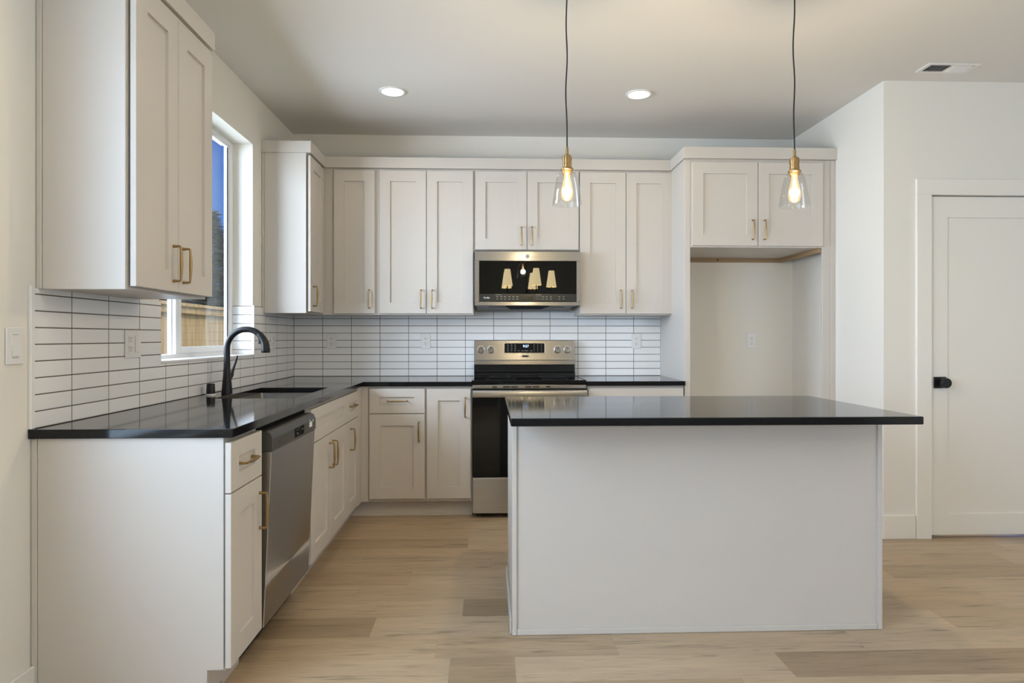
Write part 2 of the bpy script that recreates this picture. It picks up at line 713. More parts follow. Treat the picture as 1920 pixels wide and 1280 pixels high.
def pull(mp, u, v, n0, vertical=True, length=0.128, reach=0.030):
    """slim bar pull: two tapered posts and a bar that swells in the middle"""
    h = length / 2

    def q(s, n):
        return mp(u, v + s, n) if vertical else mp(u + s, v, n)
    mb = MB()
    for s in (-h, h):
        mb.tube([q(s, n0 - 0.001), q(s, n0 + 0.004), q(s, n0 + reach - 0.003)], [0.0062, 0.0056, 0.0036], 10)
    k = 10
    pts, rad = [], []
    for i in range(k + 1):
        f = i / k
        pts.append(q(-h + 2 * h * f, n0 + reach - 0.003 + 0.003 * math.sin(PI * f)))
        rad.append(0.0034 + 0.0026 * math.sin(PI * f) ** 1.3)
    mb.tube(pts, rad, 10)
    return mb


def add_door(parent, mp, u0, u1, v0, v1, handle=None, name='door', sw=0.074, rw=0.078, label=None):
    d = shaker(mp, u0, u1, v0, v1, sw, rw).build(name, M['cabinet'], parent)
    if handle:
        hu, hv, vert = handle
        pull(mp, hu, hv, 0.019 if vert else 0.012, vert).build('handle', M['brass'], d, smooth=40)
    return d


# ---------------------------------------------------------------- room shell
def build_floor():
    """boards run left to right; every board is a face with its own tone"""
    rnd = random.Random(11)
    bm = bmesh.new()
    lay = bm.faces.layers.float_vector.new('plank')
    pitch, base = 0.184, 2.655
    fixed = {   # row -> list of (x where a board begins, tone)
        6: [(-1.40, 0.33), (-0.116, 0.72), (1.10, 0.55)],
        5: [(-1.9, 0.6), (-0.68, 0.62), (0.54, 0.5)],
        3: [(-1.61, 0.45), (-0.39, 0.82), (0.83, 0.6), (2.05, 0.35)],
        4: [(-1.2, 0.6), (0.02, 0.7), (1.6, 0.5)],
        2: [(-1.9, 0.65), (-0.62, 0.7), (0.6, 0.6), (1.82, 0.75)],
        7: [(-1.3, 0.62), (-0.35, 0.7), (0.87, 0.5)],
        8: [(-1.0, 0.68), (0.22, 0.6)],
        9: [(-1.2, 0.7), (0.0, 0.7)],
        1: [(-1.33, 0.70), (-0.11, 0.18), (1.11, 0.6), (2.33, 0.8)],
        0: [(-1.70, 0.28), (-0.48, 0.80), (0.74, 0.85), (1.96, 0.55)],
        -1: [(-1.9, 0.60), (-0.2, 0.55), (0.5, 0.8), (1.47, 0.85)],
        -2: [(-1.36, 0.80), (-0.14, 0.30), (0.10, 0.85), (1.10, 0.22)],
        -3: [(-1.2, 0.8), (0.3, 0.5), (0.9, 0.7)],
    }
    r0 = int(math.floor((YR - base) / pitch)) - 1
    r1 = int(math.ceil((D - base) / pitch)) + 1
    g = 0.00025
    for r in range(r0, r1):
        ya, yb = base + r * pitch, base + (r + 1) * pitch
        ya, yb = max(ya, YR - 0.1), min(yb, D + 0.05)
        if yb <= ya: continue
        xs = []
        x = XL - 0.1 - rnd.random() * 1.2
        start = list(fixed.get(r, []))
        if start:
            x = XL - 0.2
            xs.append((x, rnd.uniform(0.4, 0.8)))
            xs[0] = (x, ([xs[0][1]] + [s[1] for s in start if s[0] <= x])[-1])
            xs += [s for s in start if s[0] > x]
            x = xs[-1][0] + 1.22
        while x < XE + 0.1:
            xs.append((x, rnd.betavariate(3, 2.2)))
            x += 1.22
        xs.append((XE + 1.4, 0))
        for (xa, tone), (xb, _) in zip(xs, xs[1:]):
            xa, xb2 = max(xa, XL - 0.15), min(xb, XE + 0.1)
            if xb2 <= xa: continue
            f = bm.faces.new([bm.verts.new(p) for p in ((xa + g, ya + g, 0), (xb2 - g, ya + g, 0),
                                                        (xb2 - g, yb - g, 0), (xa + g, yb - g, 0))])
            f[lay] = (tone, rnd.uniform(0, 60), 0)
            f.material_index = 0
    # sub-floor seen only as the hairline between boards
    z = -0.0015
    f = bm.faces.new([bm.verts.new(p) for p in ((XL - 0.15, YR - 0.1, z), (XE + 0.1, YR - 0.1, z),
                                                (XE + 0.1, D + 0.05, z), (XL - 0.15, D + 0.05, z))])
    f.material_index = 1
    me = bpy.data.meshes.new('floor')
    bm.to_mesh(me)
    bm.free()
    me.materials.append(M['floor'])
    me.materials.append(M['gap'])
    o = bpy.data.objects.new('floor', me)
    COL.objects.link(o)
    o['kind'] = 'structure'


build_floor()
struct('ceiling', MB().box(XL - 0.18, XE + 0.18, YR - 0.18, D + 0.18, H, H + 0.12), M['ceiling'])

WY0, WY1, WZ0, WZ1 = 2.994, 4.165, 1.104, 2.425     # kitchen window opening
wl = MB()
L1 = (-0.60, 1.70, 0.72, 2.46)                       # big window, beside the camera
wl.box(XL - 0.17, XL, YR - 0.15, L1[0], 0, H)
wl.box(XL - 0.17, XL, L1[0], L1[1], 0, L1[2])
wl.box(XL - 0.17, XL, L1[0], L1[1], L1[3], H)
wl.box(XL - 0.17, XL, L1[1], WY0, 0, H)
wl.box(XL - 0.17, XL, WY1, D + 0.15, 0, H)
wl.box(XL - 0.17, XL, WY0, WY1, 0, WZ0 - 0.0125)
wl.box(XL - 0.17, XL, WY0, WY1, WZ1, H)
struct('wall_left', wl, M['wall'])
struct('wall_back', MB().box(XL, XR + 0.12, D, D + 0.15, 0, H), M['wall'])
struct('wall_right', MB().box(XR, XR + 0.115, YJ, D, 0, H), M['wall'])

DX0, DX1, DZ = 2.668, 3.432, 2.062                   # pantry door
wp = MB()
wp.box(XR + 0.115, DX0 - 0.004, YJ, YJ + 0.115, 0, H)
wp.box(DX1 + 0.004, XE, YJ, YJ + 0.115, 0, H)
wp.box(DX0 - 0.004, DX1 + 0.004, YJ, YJ + 0.115, DZ + 0.004, H)
struct('wall_pantry', wp, M['wall'])
struct('wall_pantry_inner', MB().box(DX0 - 0.2, DX1 + 0.2, YJ + 0.7, YJ + 0.75, 0, H), M['wall'])

# rear and far-right walls of the living room with their glazed openings
wr = MB()
R2 = (2.25, 4.15, 0.82, 2.18)
wr.box(XL, R2[0], YR - 0.15, YR, 0, H)
wr.box(R2[0], R2[1], YR - 0.15, YR, 0, R2[2]); wr.box(R2[0], R2[1], YR - 0.15, YR, R2[3], H)
wr.box(R2[1], XE, YR - 0.15, YR, 0, H)
struct('wall_rear', wr, base_mat('dimmed_wall_paint', (0.26, 0.235, 0.20), 0.7))  # wall colour darkened so the microwave reflects a dim, unlit room
we = MB()
E1 = (-0.75, 1.15, 0.82, 2.18)
we.box(XE, XE + 0.15, YR - 0.15, E1[0], 0, H)
we.box(XE, XE + 0.15, E1[1], YJ + 0.15, 0, H)
we.box(XE, XE + 0.15, E1[0], E1[1], 0, E1[2])
we.box(XE, XE + 0.15, E1[0], E1[1], E1[3], H)
struct('wall_far_right', we, M['wall'])

# frames and panes of the living room glazing


def glazed(n, axis, plane, a0, a1, z0, z1, mull):
    def bx(mb, u0, u1, p0, p1, w0, w1):
        return mb.box(p0, p1, u0, u1, w0, w1, 0.002) if axis == 'Y' else mb.box(u0, u1, p0, p1, w0, w1, 0.002)
    f = MB()
    bx(f, a0, a0 + 0.05, plane, plane + 0.06, z0, z1)
    bx(f, a1 - 0.05, a1, plane, plane + 0.06, z0, z1)
    bx(f, a0 + 0.05, a1 - 0.05, plane, plane + 0.06, z0, z0 + 0.05)
    bx(f, a0 + 0.05, a1 - 0.05, plane, plane + 0.06, z1 - 0.05, z1)
    for m in mull:
        bx(f, m - 0.035, m + 0.035, plane + 0.005, plane + 0.055, z0 + 0.05, z1 - 0.05)
    w = struct('window_%d' % n, f, M['vinyl'])
    WPOS[w.name] = (0, 0, 0)
    p = MB()
    bx(p, a0 + 0.04, a1 - 0.04, plane + 0.028, plane + 0.032, z0 + 0.04, z1 - 0.04)
    p.build('pane', M['pane'], w)


glazed(2, 'Y', XL - 0.16, *L1, ((L1[0] + L1[1]) / 2,))
glazed(3, 'X', YR - 0.10, *R2, ((R2[0] + R2[1]) / 2,))
glazed(4, 'Y', XE + 0.04, *E1, ((E1[0] + E1[1]) / 2,))

# baseboards
BB = 0.142
struct('baseboard_left', MB().box(XL, XL + 0.014, 1.78, 2.168, 0, BB + 0.006, 0.002), M['trim'])
struct('baseboard_pantry', MB().box(XR - 0.004, DX0 - 0.099, YJ - 0.014, YJ, 0, BB, 0.002), M['trim'])
struct('baseboard_right', MB().box(XR - 0.014, XR, YJ - 0.01, 4.36, 0, BB, 0.002), M['trim'])

# pantry door: slab with one recessed panel, casing, knob
struct('trim_1', MB().box(DX0 - 0.097, DX0 - 0.004, YJ - 0.018, YJ, 0, DZ + 0.004, 0.002)
       .box(DX1 + 0.004, DX1 + 0.097, YJ - 0.018, YJ, 0, DZ + 0.004, 0.002)
       .box(DX0 - 0.097, DX1 + 0.097, YJ - 0.018, YJ, DZ + 0.004, DZ + 0.100, 0.002)
       .box(DX0 - 0.02, DX0 - 0.002, YJ, YJ + 0.10, 0, DZ + 0.004)
       .box(DX1 + 0.002, DX1 + 0.02, YJ, YJ + 0.10, 0, DZ + 0.004)
       .box(DX0 - 0.02, DX1 + 0.02, YJ, YJ + 0.10, DZ + 0.0035, DZ + 0.02), M['trim'])
dm = face_ym(YJ + 0.040)
door = shaker(dm, DX0, DX1, 0.016, DZ, 0.106, 0.126, 0.036, 0.009)
door = struct('door_1', door, M['trim'])
WPOS['door_1'] = (0, 0, 0)
kx, kz = 2.7255, 0.938
kb = MB().box(kx - 0.038, kx + 0.038, YJ - 0.004, YJ + 0.0045, kz - 0.034, kz + 0.034, 0.0015)
kb.build('rosette', M['matte_black'], door)
MB().lathe([(0, 0.0), (0.011, 0.0), (0.011, -0.030), (0.0285, -0.034), (0.0300, -0.038), (0.0300, -0.056),
            (0.0275, -0.060), (0, -0.060)], (kx, YJ - 0.003, kz), 'Y', 36).build('knob', M['matte_black'], door, smooth=35)

# ---------------------------------------------------------------- kitchen window
XF = XL - 0.122                                       # inner face of the vinyl frame
fw = MB()
fr = 0.052
fw.box(XF - 0.055, XF, WY0, WY0 + fr, WZ0, WZ1, 0.002)
fw.box(XF - 0.036, XF, WY1 - fr, WY1, WZ0, WZ1, 0.002)
fw.box(XF - 0.055, XF, WY0 + fr, WY1 - fr, WZ0, WZ0 + 0.020, 0.002)
fw.box(XF - 0.055, XF, WY0 + fr, WY1 - fr, WZ1 - 0.026, WZ1, 0.002)
win = struct('window_1', fw, M['vinyl'])
WPOS['window_1'] = (0, 0, 0)
mid = 3.43
sx0, sx1 = XF - 0.028, XF - 0.008
y0, y1, z0, z1 = mid, WY1 - fr, WZ0 + 0.020, WZ1 - 0.026
s = 0.036
sash = MB()
sash.box(sx0, sx1, y0, y0 + 0.062, z0, z1, 0.002)
sash.box(sx1 - 0.009, sx1, y1 - 0.008, y1, z0, z1)
sash.box(sx0, sx1, y0 + 0.062, y1 - 0.008, z0, z0 + s, 0.002)
sash.box(sx0, sx1, y0 + 0.062, y1 - 0.008, z1 - 0.010, z1)
sash.build('sash', M['vinyl'], win)
MB().box(sx0 + 0.008, sx0 + 0.012, y0 + 0.055, y1 - 0.004, z0 + s - 0.006, z1 - 0.006).build('pane', M['pane'], win)
MB().box(XF - 0.050, XF - 0.0285, mid - 0.004, mid + 0.046, z0, z1, 0.002).build('meeting_rail', M['vinyl'], win)
MB().box(XF - 0.042, XF - 0.038, WY0 + fr - 0.004, mid, z0, z1).build('pane', M['pane'], win)
MB().box(sx1 - 0.006, sx1 + 0.0006, y1 - 0.0105, y1 - 0.0085, z0 + s, z1 - 0.012).build('gasket', M['slot'], win)

# ---------------------------------------------------------------- tiles
TT = 0.009
tl = MB()
XT = XL + 0.0006
tl.box(XT, XL + TT, 2.174, WY0, ZC + 0.0005, 1.371)
tl.box(XT, XL + TT, WY0, WY1, ZC + 0.0005, WZ0 - 0.0125)
tl.box(XT, XL + TT, WY1 + 0.0015, D - TT, ZC + 0.0005, 1.409)
o = tl.build('tile_backsplash', M['tile_left'])
tag(o, 'white stacked tile backsplash with dark grout on the left wall under the window', 'backsplash', kind='thing')
o = MB().box(XF + 0.0015, XL - 0.003, WY1 - 0.0085, WY1 - 0.0005, WZ0 + 0.0005, 1.409).build('reveal_tiles', tile_mat('reveal_tile', 'X', XF - 0.5, 2.0, ZC + 0.001, 0.0546))
tag(o, 'short column of white tiles on the right side of the window recess', 'tiles', kind='thing')
o = MB().box(XL + TT + 0.0005, 1.3345, D - TT, D - 0.0006, ZC + 0.0005, 1.415).build('tile_backsplash', M['tile_back'])
tag(o, 'white stacked tile backsplash on the back wall behind the range', 'backsplash', kind='thing')
o = (MB().box(XL, XL + TT + 0.0025, 2.155, 2.1735, ZC, 1.378, 0.002)).build('tile_edge_trim', M['edge_trim'])
tag(o, 'white vertical edge strip ending the left wall tiles near the light switch', 'trim', kind='thing')
o = (MB().box(XF + 0.001, XL + TT + 0.003, WY0 - 0.001, WY1 + 0.001, WZ0 - 0.012, WZ0, 0.0015)).build('window_sill', M['edge_trim'])
tag(o, 'glossy white sill strip along the bottom of the kitchen window', 'sill', kind='thing')

o = MB().box(XL - 0.0025, XL + TT + 0.003, WY1 - 0.009, WY1 + 0.001, WZ0 + 0.0005, 1.411, 0.0012).build('tile_edge_trim', M['edge_trim'])
tag(o, 'short white corner strip where the tiles turn into the window recess', 'trim', kind='thing')

# ---------------------------------------------------------------- base cabinets
FX = -0.836                                          # left run: door fronts
FXB = FX - 0.019
FY = D - 0.640                                       # back run: door fronts
FYB = FY + 0.019
ZD0, ZD1, ZW0, ZW1 = 0.131, 0.7005, 0.7015, 0.869       # door and drawer heights
mL, mB = face_xp(FXB), face_ym(FYB)
TK = 0.112

# near end cabinet of the left run
c = thing('base_cabinet', (-1.16, 2.31, 0), 'greige base cabinet with drawer and door at the near end of the left counter', 'cabinet')
MB().box(XL + 0.003, FXB - 0.009, 2.186, 2.462, TK, ZC - TC - 0.001).build('body', M['cabinet'], c)
pts = [(XL + 0.022, 0.001), (-0.918, 0.001), (-0.918, 0.124), (-0.864, 0.124), (-0.864, ZC - TC - 0.001), (XL + 0.022, ZC - TC - 0.001)]
MB().prism(pts, 'Y', 2.168, 2.186, 0.001).build('end_panel', M['cabinet'], c)
MB().box(XL + 0.002, XL + 0.0205, 2.166, 2.186, 0.001, ZC - TC - 0.001, 0.002).build('scribe_strip', M['cabinet'], c)
MB().box(XL + 0.1, -0.925, 2.186, 2.462, 0.001, TK).box(-0.925, -0.917, 2.186, 2.30, 0.001, 0.02).build('toe_kick', M['cabinet'], c)
add_door(c, mL, 2.157, 2.450, ZW0, ZW1, (2.3045, 0.785, False), 'drawer', 0.068, 0.055)
add_door(c, mL, 2.157, 2.450, ZD0, ZD1, (2.421, 0.578, True))

# sink base
SY0, SY1 = 3.122, 3.905
c = thing('base_cabinet', (-1.16, 3.5, 0), 'greige sink base cabinet with wide false front and two doors, next to the dishwasher', 'cabinet')
b = MB()
b.box(FXB - 0.02, FXB - 0.002, SY0 - 0.015, SY1 + 0.02, TK, ZC - TC - 0.001)
b.box(XL + 0.003, FXB - 0.02, SY0 - 0.015, SY0 + 0.003, TK, ZC - TC - 0.001)
b.box(XL + 0.003, FXB - 0.02, SY1 + 0.002, SY1 + 0.02, TK, ZC - TC - 0.001)
b.box(XL + 0.003, FXB - 0.02, SY0 + 0.003, SY1 + 0.002, TK, TK + 0.018)
b.build('body', M['cabinet'], c)
MB().box(XL + 0.1, -0.925, SY0 - 0.015, SY1 + 0.02, 0.001, TK).build('toe_kick', M['cabinet'], c)
add_door(c, mL, SY0, SY1, ZW0, ZW1, None, 'false_front', 0.068, 0.055)
my = (SY0 + SY1) / 2
add_door(c, mL, SY0, my, ZD0, ZD1, (my - 0.042, 0.590, True))
add_door(c, mL, my, SY1, ZD0, ZD1, (my + 0.036, 0.590, True))

# narrow drawer cabinet by the corner
NY0, NY1 = 3.945, 4.250
c = thing('base_cabinet', (-1.16, 4.1, 0), 'narrow greige base cabinet between the sink cabinet and the inner corner', 'cabinet')
MB().box(XL + 0.003, FXB - 0.002, SY1 + 0.021, FYB, TK, ZC - TC - 0.001).build('body', M['cabinet'], c)
MB().box(XL + 0.1, -0.925, SY1 + 0.021, 4.457, 0.001, TK).box(-0.925, -0.8515, 4.457, 4.475, 0.001, TK).box(-0.925, -0.8515, 4.449, 4.457, 0.001, 0.020).build('toe_kick', M['cabinet'], c)
add_door(c, mL, SY1 + 0.003, NY1, ZW0, ZW1, (4.08, 0.787, False), 'drawer', 0.068, 0.055)
add_door(c, mL, SY1 + 0.003, NY1, ZD0, ZD1, (SY1 + 0.098, 0.590, True))

# corner filler
c = (MB().box(FXB - 0.001, FXB + 0.012, NY1 + 0.003, FYB + 0.012, TK, ZC - TC - 0.001, 0.001)
     .box(FXB + 0.012, -0.797, FYB - 0.002, FYB + 0.012, TK, ZC - TC - 0.001, 0.001)).build('corner_filler', M['cabinet'])
tag(c, 'plain greige filler strip in the inside corner of the base cabinets', 'filler strip', kind='thing')

# back run, left of the range
c = thing('base_cabinet', (-0.6, 4.7, 0), 'greige back wall base cabinet with one drawer over one door', 'cabinet')
MB().box(-0.850, -0.417, FYB + 0.013, D - 0.003, TK, ZC - TC - 0.001).box(-0.796, -0.417, FYB + 0.001, FYB + 0.013, TK, ZC - TC - 0.001).build('body', M['cabinet'], c)
MB().box(-0.851, -0.417, 4.458, 4.475, 0.001, TK).box(-0.851, -0.417, 4.449, 4.458, 0.001, 0.020).build('toe_kick', M['cabinet'], c)
add_door(c, mB, -0.790, -0.419, ZW0, ZW1, (-0.604, 0.785, False), 'drawer', 0.068, 0.055)
add_door(c, mB, -0.790, -0.419, ZD0, ZD1, (-0.459, 0.580, True))
c = thing('base_cabinet', (-0.26, 4.7, 0), 'greige base cabinet with one tall door directly left of the range', 'cabinet')
MB().box(-0.416, -0.106, FYB + 0.001, D - 0.003, TK, ZC - TC - 0.001).build('body', M['cabinet'], c)
MB().box(-0.416, -0.106, 4.458, 4.475, 0.001, TK).box(-0.416, -0.106, 4.449, 4.458, 0.001, 0.020).build('toe_kick', M['cabinet'], c)
add_door(c, mB, -0.409, -0.113, ZD0, ZW1 - 0.002, (-0.152, 0.742, True))
# right of the range
c = thing('base_cabinet', (1.0, 4.7, 0), 'greige base cabinet right of the range, mostly behind the island', 'cabinet')
MB().box(0.672, 1.330, FYB + 0.001, D - 0.003, TK, ZC - TC - 0.001).build('body', M['cabinet'], c)
MB().box(0.672, 1.330, 4.458, 4.475, 0.001, TK).build('toe_kick', M['cabinet'], c)
add_door(c, mB, 0.676, 1.326, ZW0, ZW1, (1.0, 0.785, False), 'drawer', 0.068, 0.055)
add_door(c, mB, 0.676, 1.0, ZD0, ZD1, (0.962, 0.580, True))
add_door(c, mB, 1.002, 1.326, ZD0, ZD1, (1.04, 0.580, True))

# ---------------------------------------------------------------- worktops
CX, CY = -0.828, 4.364
SK = (-1.335, -0.942, 3.210, 3.893)                   # sink cut-out x0,x1,y0,y1
ct = MB()
bm = ct.bm
zt, zb = ZC, ZC - TC


def slab_with_hole(mb, outer, hole, z0, z1):
    """L-shaped slab with one rectangular hole, bevelled rim"""
    bm = mb.bm
    vo = [bm.verts.new((x, y, z1)) for x, y in outer]
    eo = [bm.edges.new((vo[i], vo[(i + 1) % len(vo)])) for i in range(len(vo))]
    vh = [bm.verts.new((x, y, z1)) for x, y in hole]
    eh = [bm.edges.new((vh[i], vh[(i + 1) % len(vh)])) for i in range(len(vh))]
    res = bmesh.ops.triangle_fill(bm, use_beauty=True, use_dissolve=False, edges=eo + eh, normal=(0, 0, 1))
    fs = [g for g in res['geom'] if isinstance(g, bmesh.types.BMFace)]
    ex = bmesh.ops.extrude_face_region(bm, geom=fs)
    for v in [g for g in ex['geom'] if isinstance(g, bmesh.types.BMVert)]:
        v.co.z = z0
    bmesh.ops.recalc_face_normals(bm, faces=bm.faces[:])
    es = [e for e in bm.edges if len(e.link_faces) == 2 and e.calc_face_angle(0) > 1.0]
    bmesh.ops.bevel(bm, geom=es, offset=0.002, segments=2, profile=0.5, affect='EDGES')


slab_with_hole(ct, [(XL + 0.0005, 2.154), (CX, 2.154), (CX, CY), (-0.108, CY), (-0.108, D - 0.0005), (XL + 0.0005, D - 0.0005)],
               [(SK[0], SK[2]), (SK[1], SK[2]), (SK[1], SK[3]), (SK[0], SK[3])], zb, zt)
o = ct.build('countertop', M['quartz'])
tag(o, 'black quartz L-shaped countertop along the left and back walls around the sink', 'countertop')
o = MB().box(0.666, 1.3345, CY, D - 0.0005, zb, zt, 0.002, 2).build('countertop', M['quartz'])
tag(o, 'short black countertop piece between the range and the fridge alcove', 'countertop')

# ---------------------------------------------------------------- sink, faucet, cap
sk = thing('kitchen_sink', (-1.14, 3.55, 0.7), 'undermount stainless steel sink set into the left black countertop', 'sink')
x0, x1, y0, y1 = SK
x0 -= 0.004; x1 += 0.004; y0 -= 0.004; y1 += 0.004
zs0, zs1 = 0.69, ZC - TC - 0.0005


def rect_ring(e, z, r=0.02):
    pts = []
    for (cx, cy, a0) in ((x1 + e - r, y1 + e - r, 0), (x0 - e + r, y1 + e - r, 90), (x0 - e + r, y0 - e + r, 180), (x1 + e - r, y0 - e + r, 270)):
        for k in range(5):
            a = math.radians(a0 + 22.5 * k)
            pts.append((cx + r * math.cos(a), cy + r * math.sin(a), z))
    return pts



def open_shell(rs):
    mb = MB()
    vr = [[mb.bm.verts.new(p) for p in r] for r in rs]
    for a, b2 in zip(vr, vr[1:]):
        for k in range(len(a)):
            j = (k + 1) % len(a)
            mb.bm.faces.new((a[k], a[j], b2[j], b2[k]))
    mb.bm.faces.new(vr[-1])
    return mb


open_shell([rect_ring(0.018, zs1), rect_ring(0.0, zs1), rect_ring(-0.001, zs1 - 0.004), rect_ring(-0.003, zs0 + 0.02),
            rect_ring(-0.008, zs0 + 0.006, 0.024), rect_ring(-0.022, zs0, 0.03)]).build('basin', M['sink'], sk, smooth=40)
MB().lathe([(0.0, 0.004), (0.02, 0.004), (0.022, 0.006), (0.043, 0.006), (0.046, 0.001), (0.046, 0.0005)], (-1.14, 3.55, zs0)).build('drain', M['chrome'], sk, smooth=40)

fx, fy = -1.373, 3.490
f = thing('kitchen_faucet', (fx, fy, ZC), 'matte black gooseneck pull-down faucet behind the sink', 'faucet')
MB().lathe([(0, 0.0005), (0.0275, 0.0005), (0.0272, 0.010), (0.0245, 0.040), (0.0195, 0.095), (0.0165, 0.140), (0, 0.140)], (fx, fy, ZC)).build('base_body', M['matte_black'], f, smooth=40)
ang = -0.06                                           # swing of the spout in plan
R = 0.103
zc_ = ZC + 0.236


def arc(deg, extra=0.0):
    a = math.radians(deg)
    u = R - R * math.cos(a)
    return Vector((fx + u * math.cos(ang), fy + u * math.sin(ang), zc_ + R * math.sin(a) - extra))


path = [(fx, fy, ZC + 0.139), (fx, fy, ZC + 0.19), (fx, fy, zc_)] + [arc(10 * k) for k in range(1, 14)]
MB().tube(path, [0.0168, 0.0158, 0.0155] + [0.0153] * 13, 18).build('spout', M['matte_black'], f, smooth=40)
MB().tube([arc(129), arc(132), arc(140), arc(150), arc(160), arc(168), arc(172, 0.020), arc(173, 0.030), arc(173, 0.033)],
          [0.0153, 0.0165, 0.0172, 0.0186, 0.0200, 0.0212, 0.0220, 0.0222, 0.0205], 20).build('spray_head', M['matte_black'], f, smooth=40)
q = arc(150)
MB().box(q.x - 0.026, q.x - 0.014, q.y - 0.007, q.y + 0.007, q.z - 0.026, q.z + 0.004, 0.003, 2).build('spray_button', M['dark_plastic'], f)
MB().tube([(fx, fy + 0.010, ZC + 0.070), (fx + 0.004, fy + 0.026, ZC + 0.082), (fx + 0.008, fy + 0.040, ZC + 0.098)], [0.013, 0.0135, 0.0125], 14).tube(
    [(fx + 0.008, fy + 0.040, ZC + 0.096), (fx + 0.012, fy + 0.050, ZC + 0.125), (fx + 0.022, fy + 0.060, ZC + 0.165), (fx + 0.029, fy + 0.066, ZC + 0.198)],
    [0.0110, 0.0075, 0.0062, 0.0052], 12).build('lever', M['matte_black'], f, smooth=40)
ag = thing('air_gap_cap', (-1.418, 3.397, ZC), 'small black cylindrical air gap cap left of the faucet', 'air gap')
MB().lathe([(0, 0.0005), (0.0245, 0.0005), (0.0245, 0.006), (0.0225, 0.0075), (0, 0.0075)], (-1.418, 3.397, ZC)).build('base_ring', M['edge_trim'], ag, smooth=40)
MB().lathe([(0, 0.0078), (0.0215, 0.0078), (0.0195, 0.056), (0.017, 0.060), (0, 0.060)], (-1.418, 3.397, ZC)).build('cap', M['matte_black'], ag, smooth=40)

# ---------------------------------------------------------------- dishwasher
dw = thing('dishwasher', (-1.12, 2.79, 0), 'stainless dishwasher with charcoal control strip under the left counter', 'dishwasher')
DY0, DY1 = 2.484, 3.096
MB().box(XL + 0.06, -0.862, DY0 - 0.012, DY1 + 0.006, 0.11, 0.872).box(XL + 0.1, -0.935, DY0 - 0.018, DY1 + 0.008, 0.001, 0.11).build('tub', M['slot'], dw)
zc = 0.782
MB().prism([(-0.858, 0.122), (-0.842, 0.118), (-0.812, zc - 0.002), (-0.858, zc - 0.002)], 'Y', DY0, DY1, 0.002).build('door', M['steel_v'], dw)
MB().prism([(-0.858, zc), (-0.807, zc), (-0.807, 0.830), (-0.815, 0.850), (-0.830, 0.858), (-0.858, 0.858)], 'Y', DY0, DY1, 0.003, 2).build('control_strip', M['charcoal'], dw)
px_ = -0.8068
MB().box(px_ - 0.002, px_ + 0.0006, 2.760, 2.900, 0.790, 0.828, 0.0004).build('display_panel', M['slot'], dw)
mk = MB()
for (yy, zz) in ((2.79, 0.805), (2.79, 0.818), (2.82, 0.822), (2.805, 0.80), (2.865, 0.812), (2.88, 0.812)):
    mk.box(px_ - 0.001, px_ + 0.001, yy, yy + 0.008, zz, zz + 0.002)
mk.build('display_marks', M['sticker'], dw)
MB().box(px_ - 0.001, px_ + 0.0006, 2.985, 3.030, 0.803, 0.826, 0.0002).box(px_ - 0.001, px_ + 0.0006, 2.990, 3.000, 0.830, 0.836).box(px_ - 0.001, px_ + 0.0006, 3.045, 3.052, 0.822, 0.832).build('energy_sticker', M['sticker'], dw)
MB().box(px_ - 0.001, px_ + 0.0007, 2.555, 2.575, 0.800, 0.815, 0.0003).build('vent_badge', M['dark_plastic'], dw)

# ---------------------------------------------------------------- wall cabinets
UX = XL + 0.314; UXB = UX - 0.019
UY = D - 0.314; UYB = UY + 0.019
mLU, mBU = face_xp(UXB), face_ym(UYB)
ZU0, ZU1 = 1.379, 2.407
ZB0 = 1.371                                          # carcass bottoms
ZCB, ZCT = 2.420, 2.497                               # crown

LU0, LU1 = 2.196, 2.806
c = thing('wall_cabinet', (-1.32, 2.5, ZB0), 'near left greige wall cabinet with two tall doors, before the window', 'cabinet')
MB().box(XL + 0.002, UXB - 0.010, LU0 + 0.014, LU1, ZB0, ZCB).build('body', M['cabinet'], c)
MB().box(XL + 0.021, UXB - 0.008, LU0 - 0.004, LU0 + 0.014, ZB0 - 0.002, ZCB, 0.001).build('end_panel', M['cabinet'], c)
MB().box(XL + 0.002, XL + 0.0195, LU0 - 0.006, LU0 + 0.014, ZB0 - 0.002, ZCB, 0.002).build('scribe_strip', M['cabinet'], c)
lm = (LU0 + LU1) / 2 + 0.002
add_door(c, mLU, LU0 + 0.010, lm, ZU0, ZU1, (lm - 0.040, 1.484, True))
add_door(c, mLU, lm, LU1 + 0.002, ZU0, ZU1, (lm + 0.037, 1.484, True))

BU0 = 4.330
c = thing('wall_cabinet', (-1.32, 4.6, ZB0), 'greige corner wall cabinet right of the window, its pale end panel facing the camera', 'cabinet')
MB().box(XL + 0.002, UXB - 0.008, BU0 + 0.014, D - 0.002, ZB0, ZCB).build('body', M['cabinet'], c)
MB().box(XL + 0.018, UXB - 0.007, BU0 - 0.004, BU0 + 0.014, ZB0 - 0.002, ZCB, 0.001).build('end_panel', M['cabinet'], c)
MB().box(XL + 0.002, XL + 0.0165, BU0 - 0.006, BU0 + 0.014, ZB0 - 0.002, ZCB, 0.002).build('scribe_strip', M['cabinet'], c)
add_door(c, mLU, BU0 + 0.006, 4.682, ZU0, ZU1, (4.397, 1.484, True))

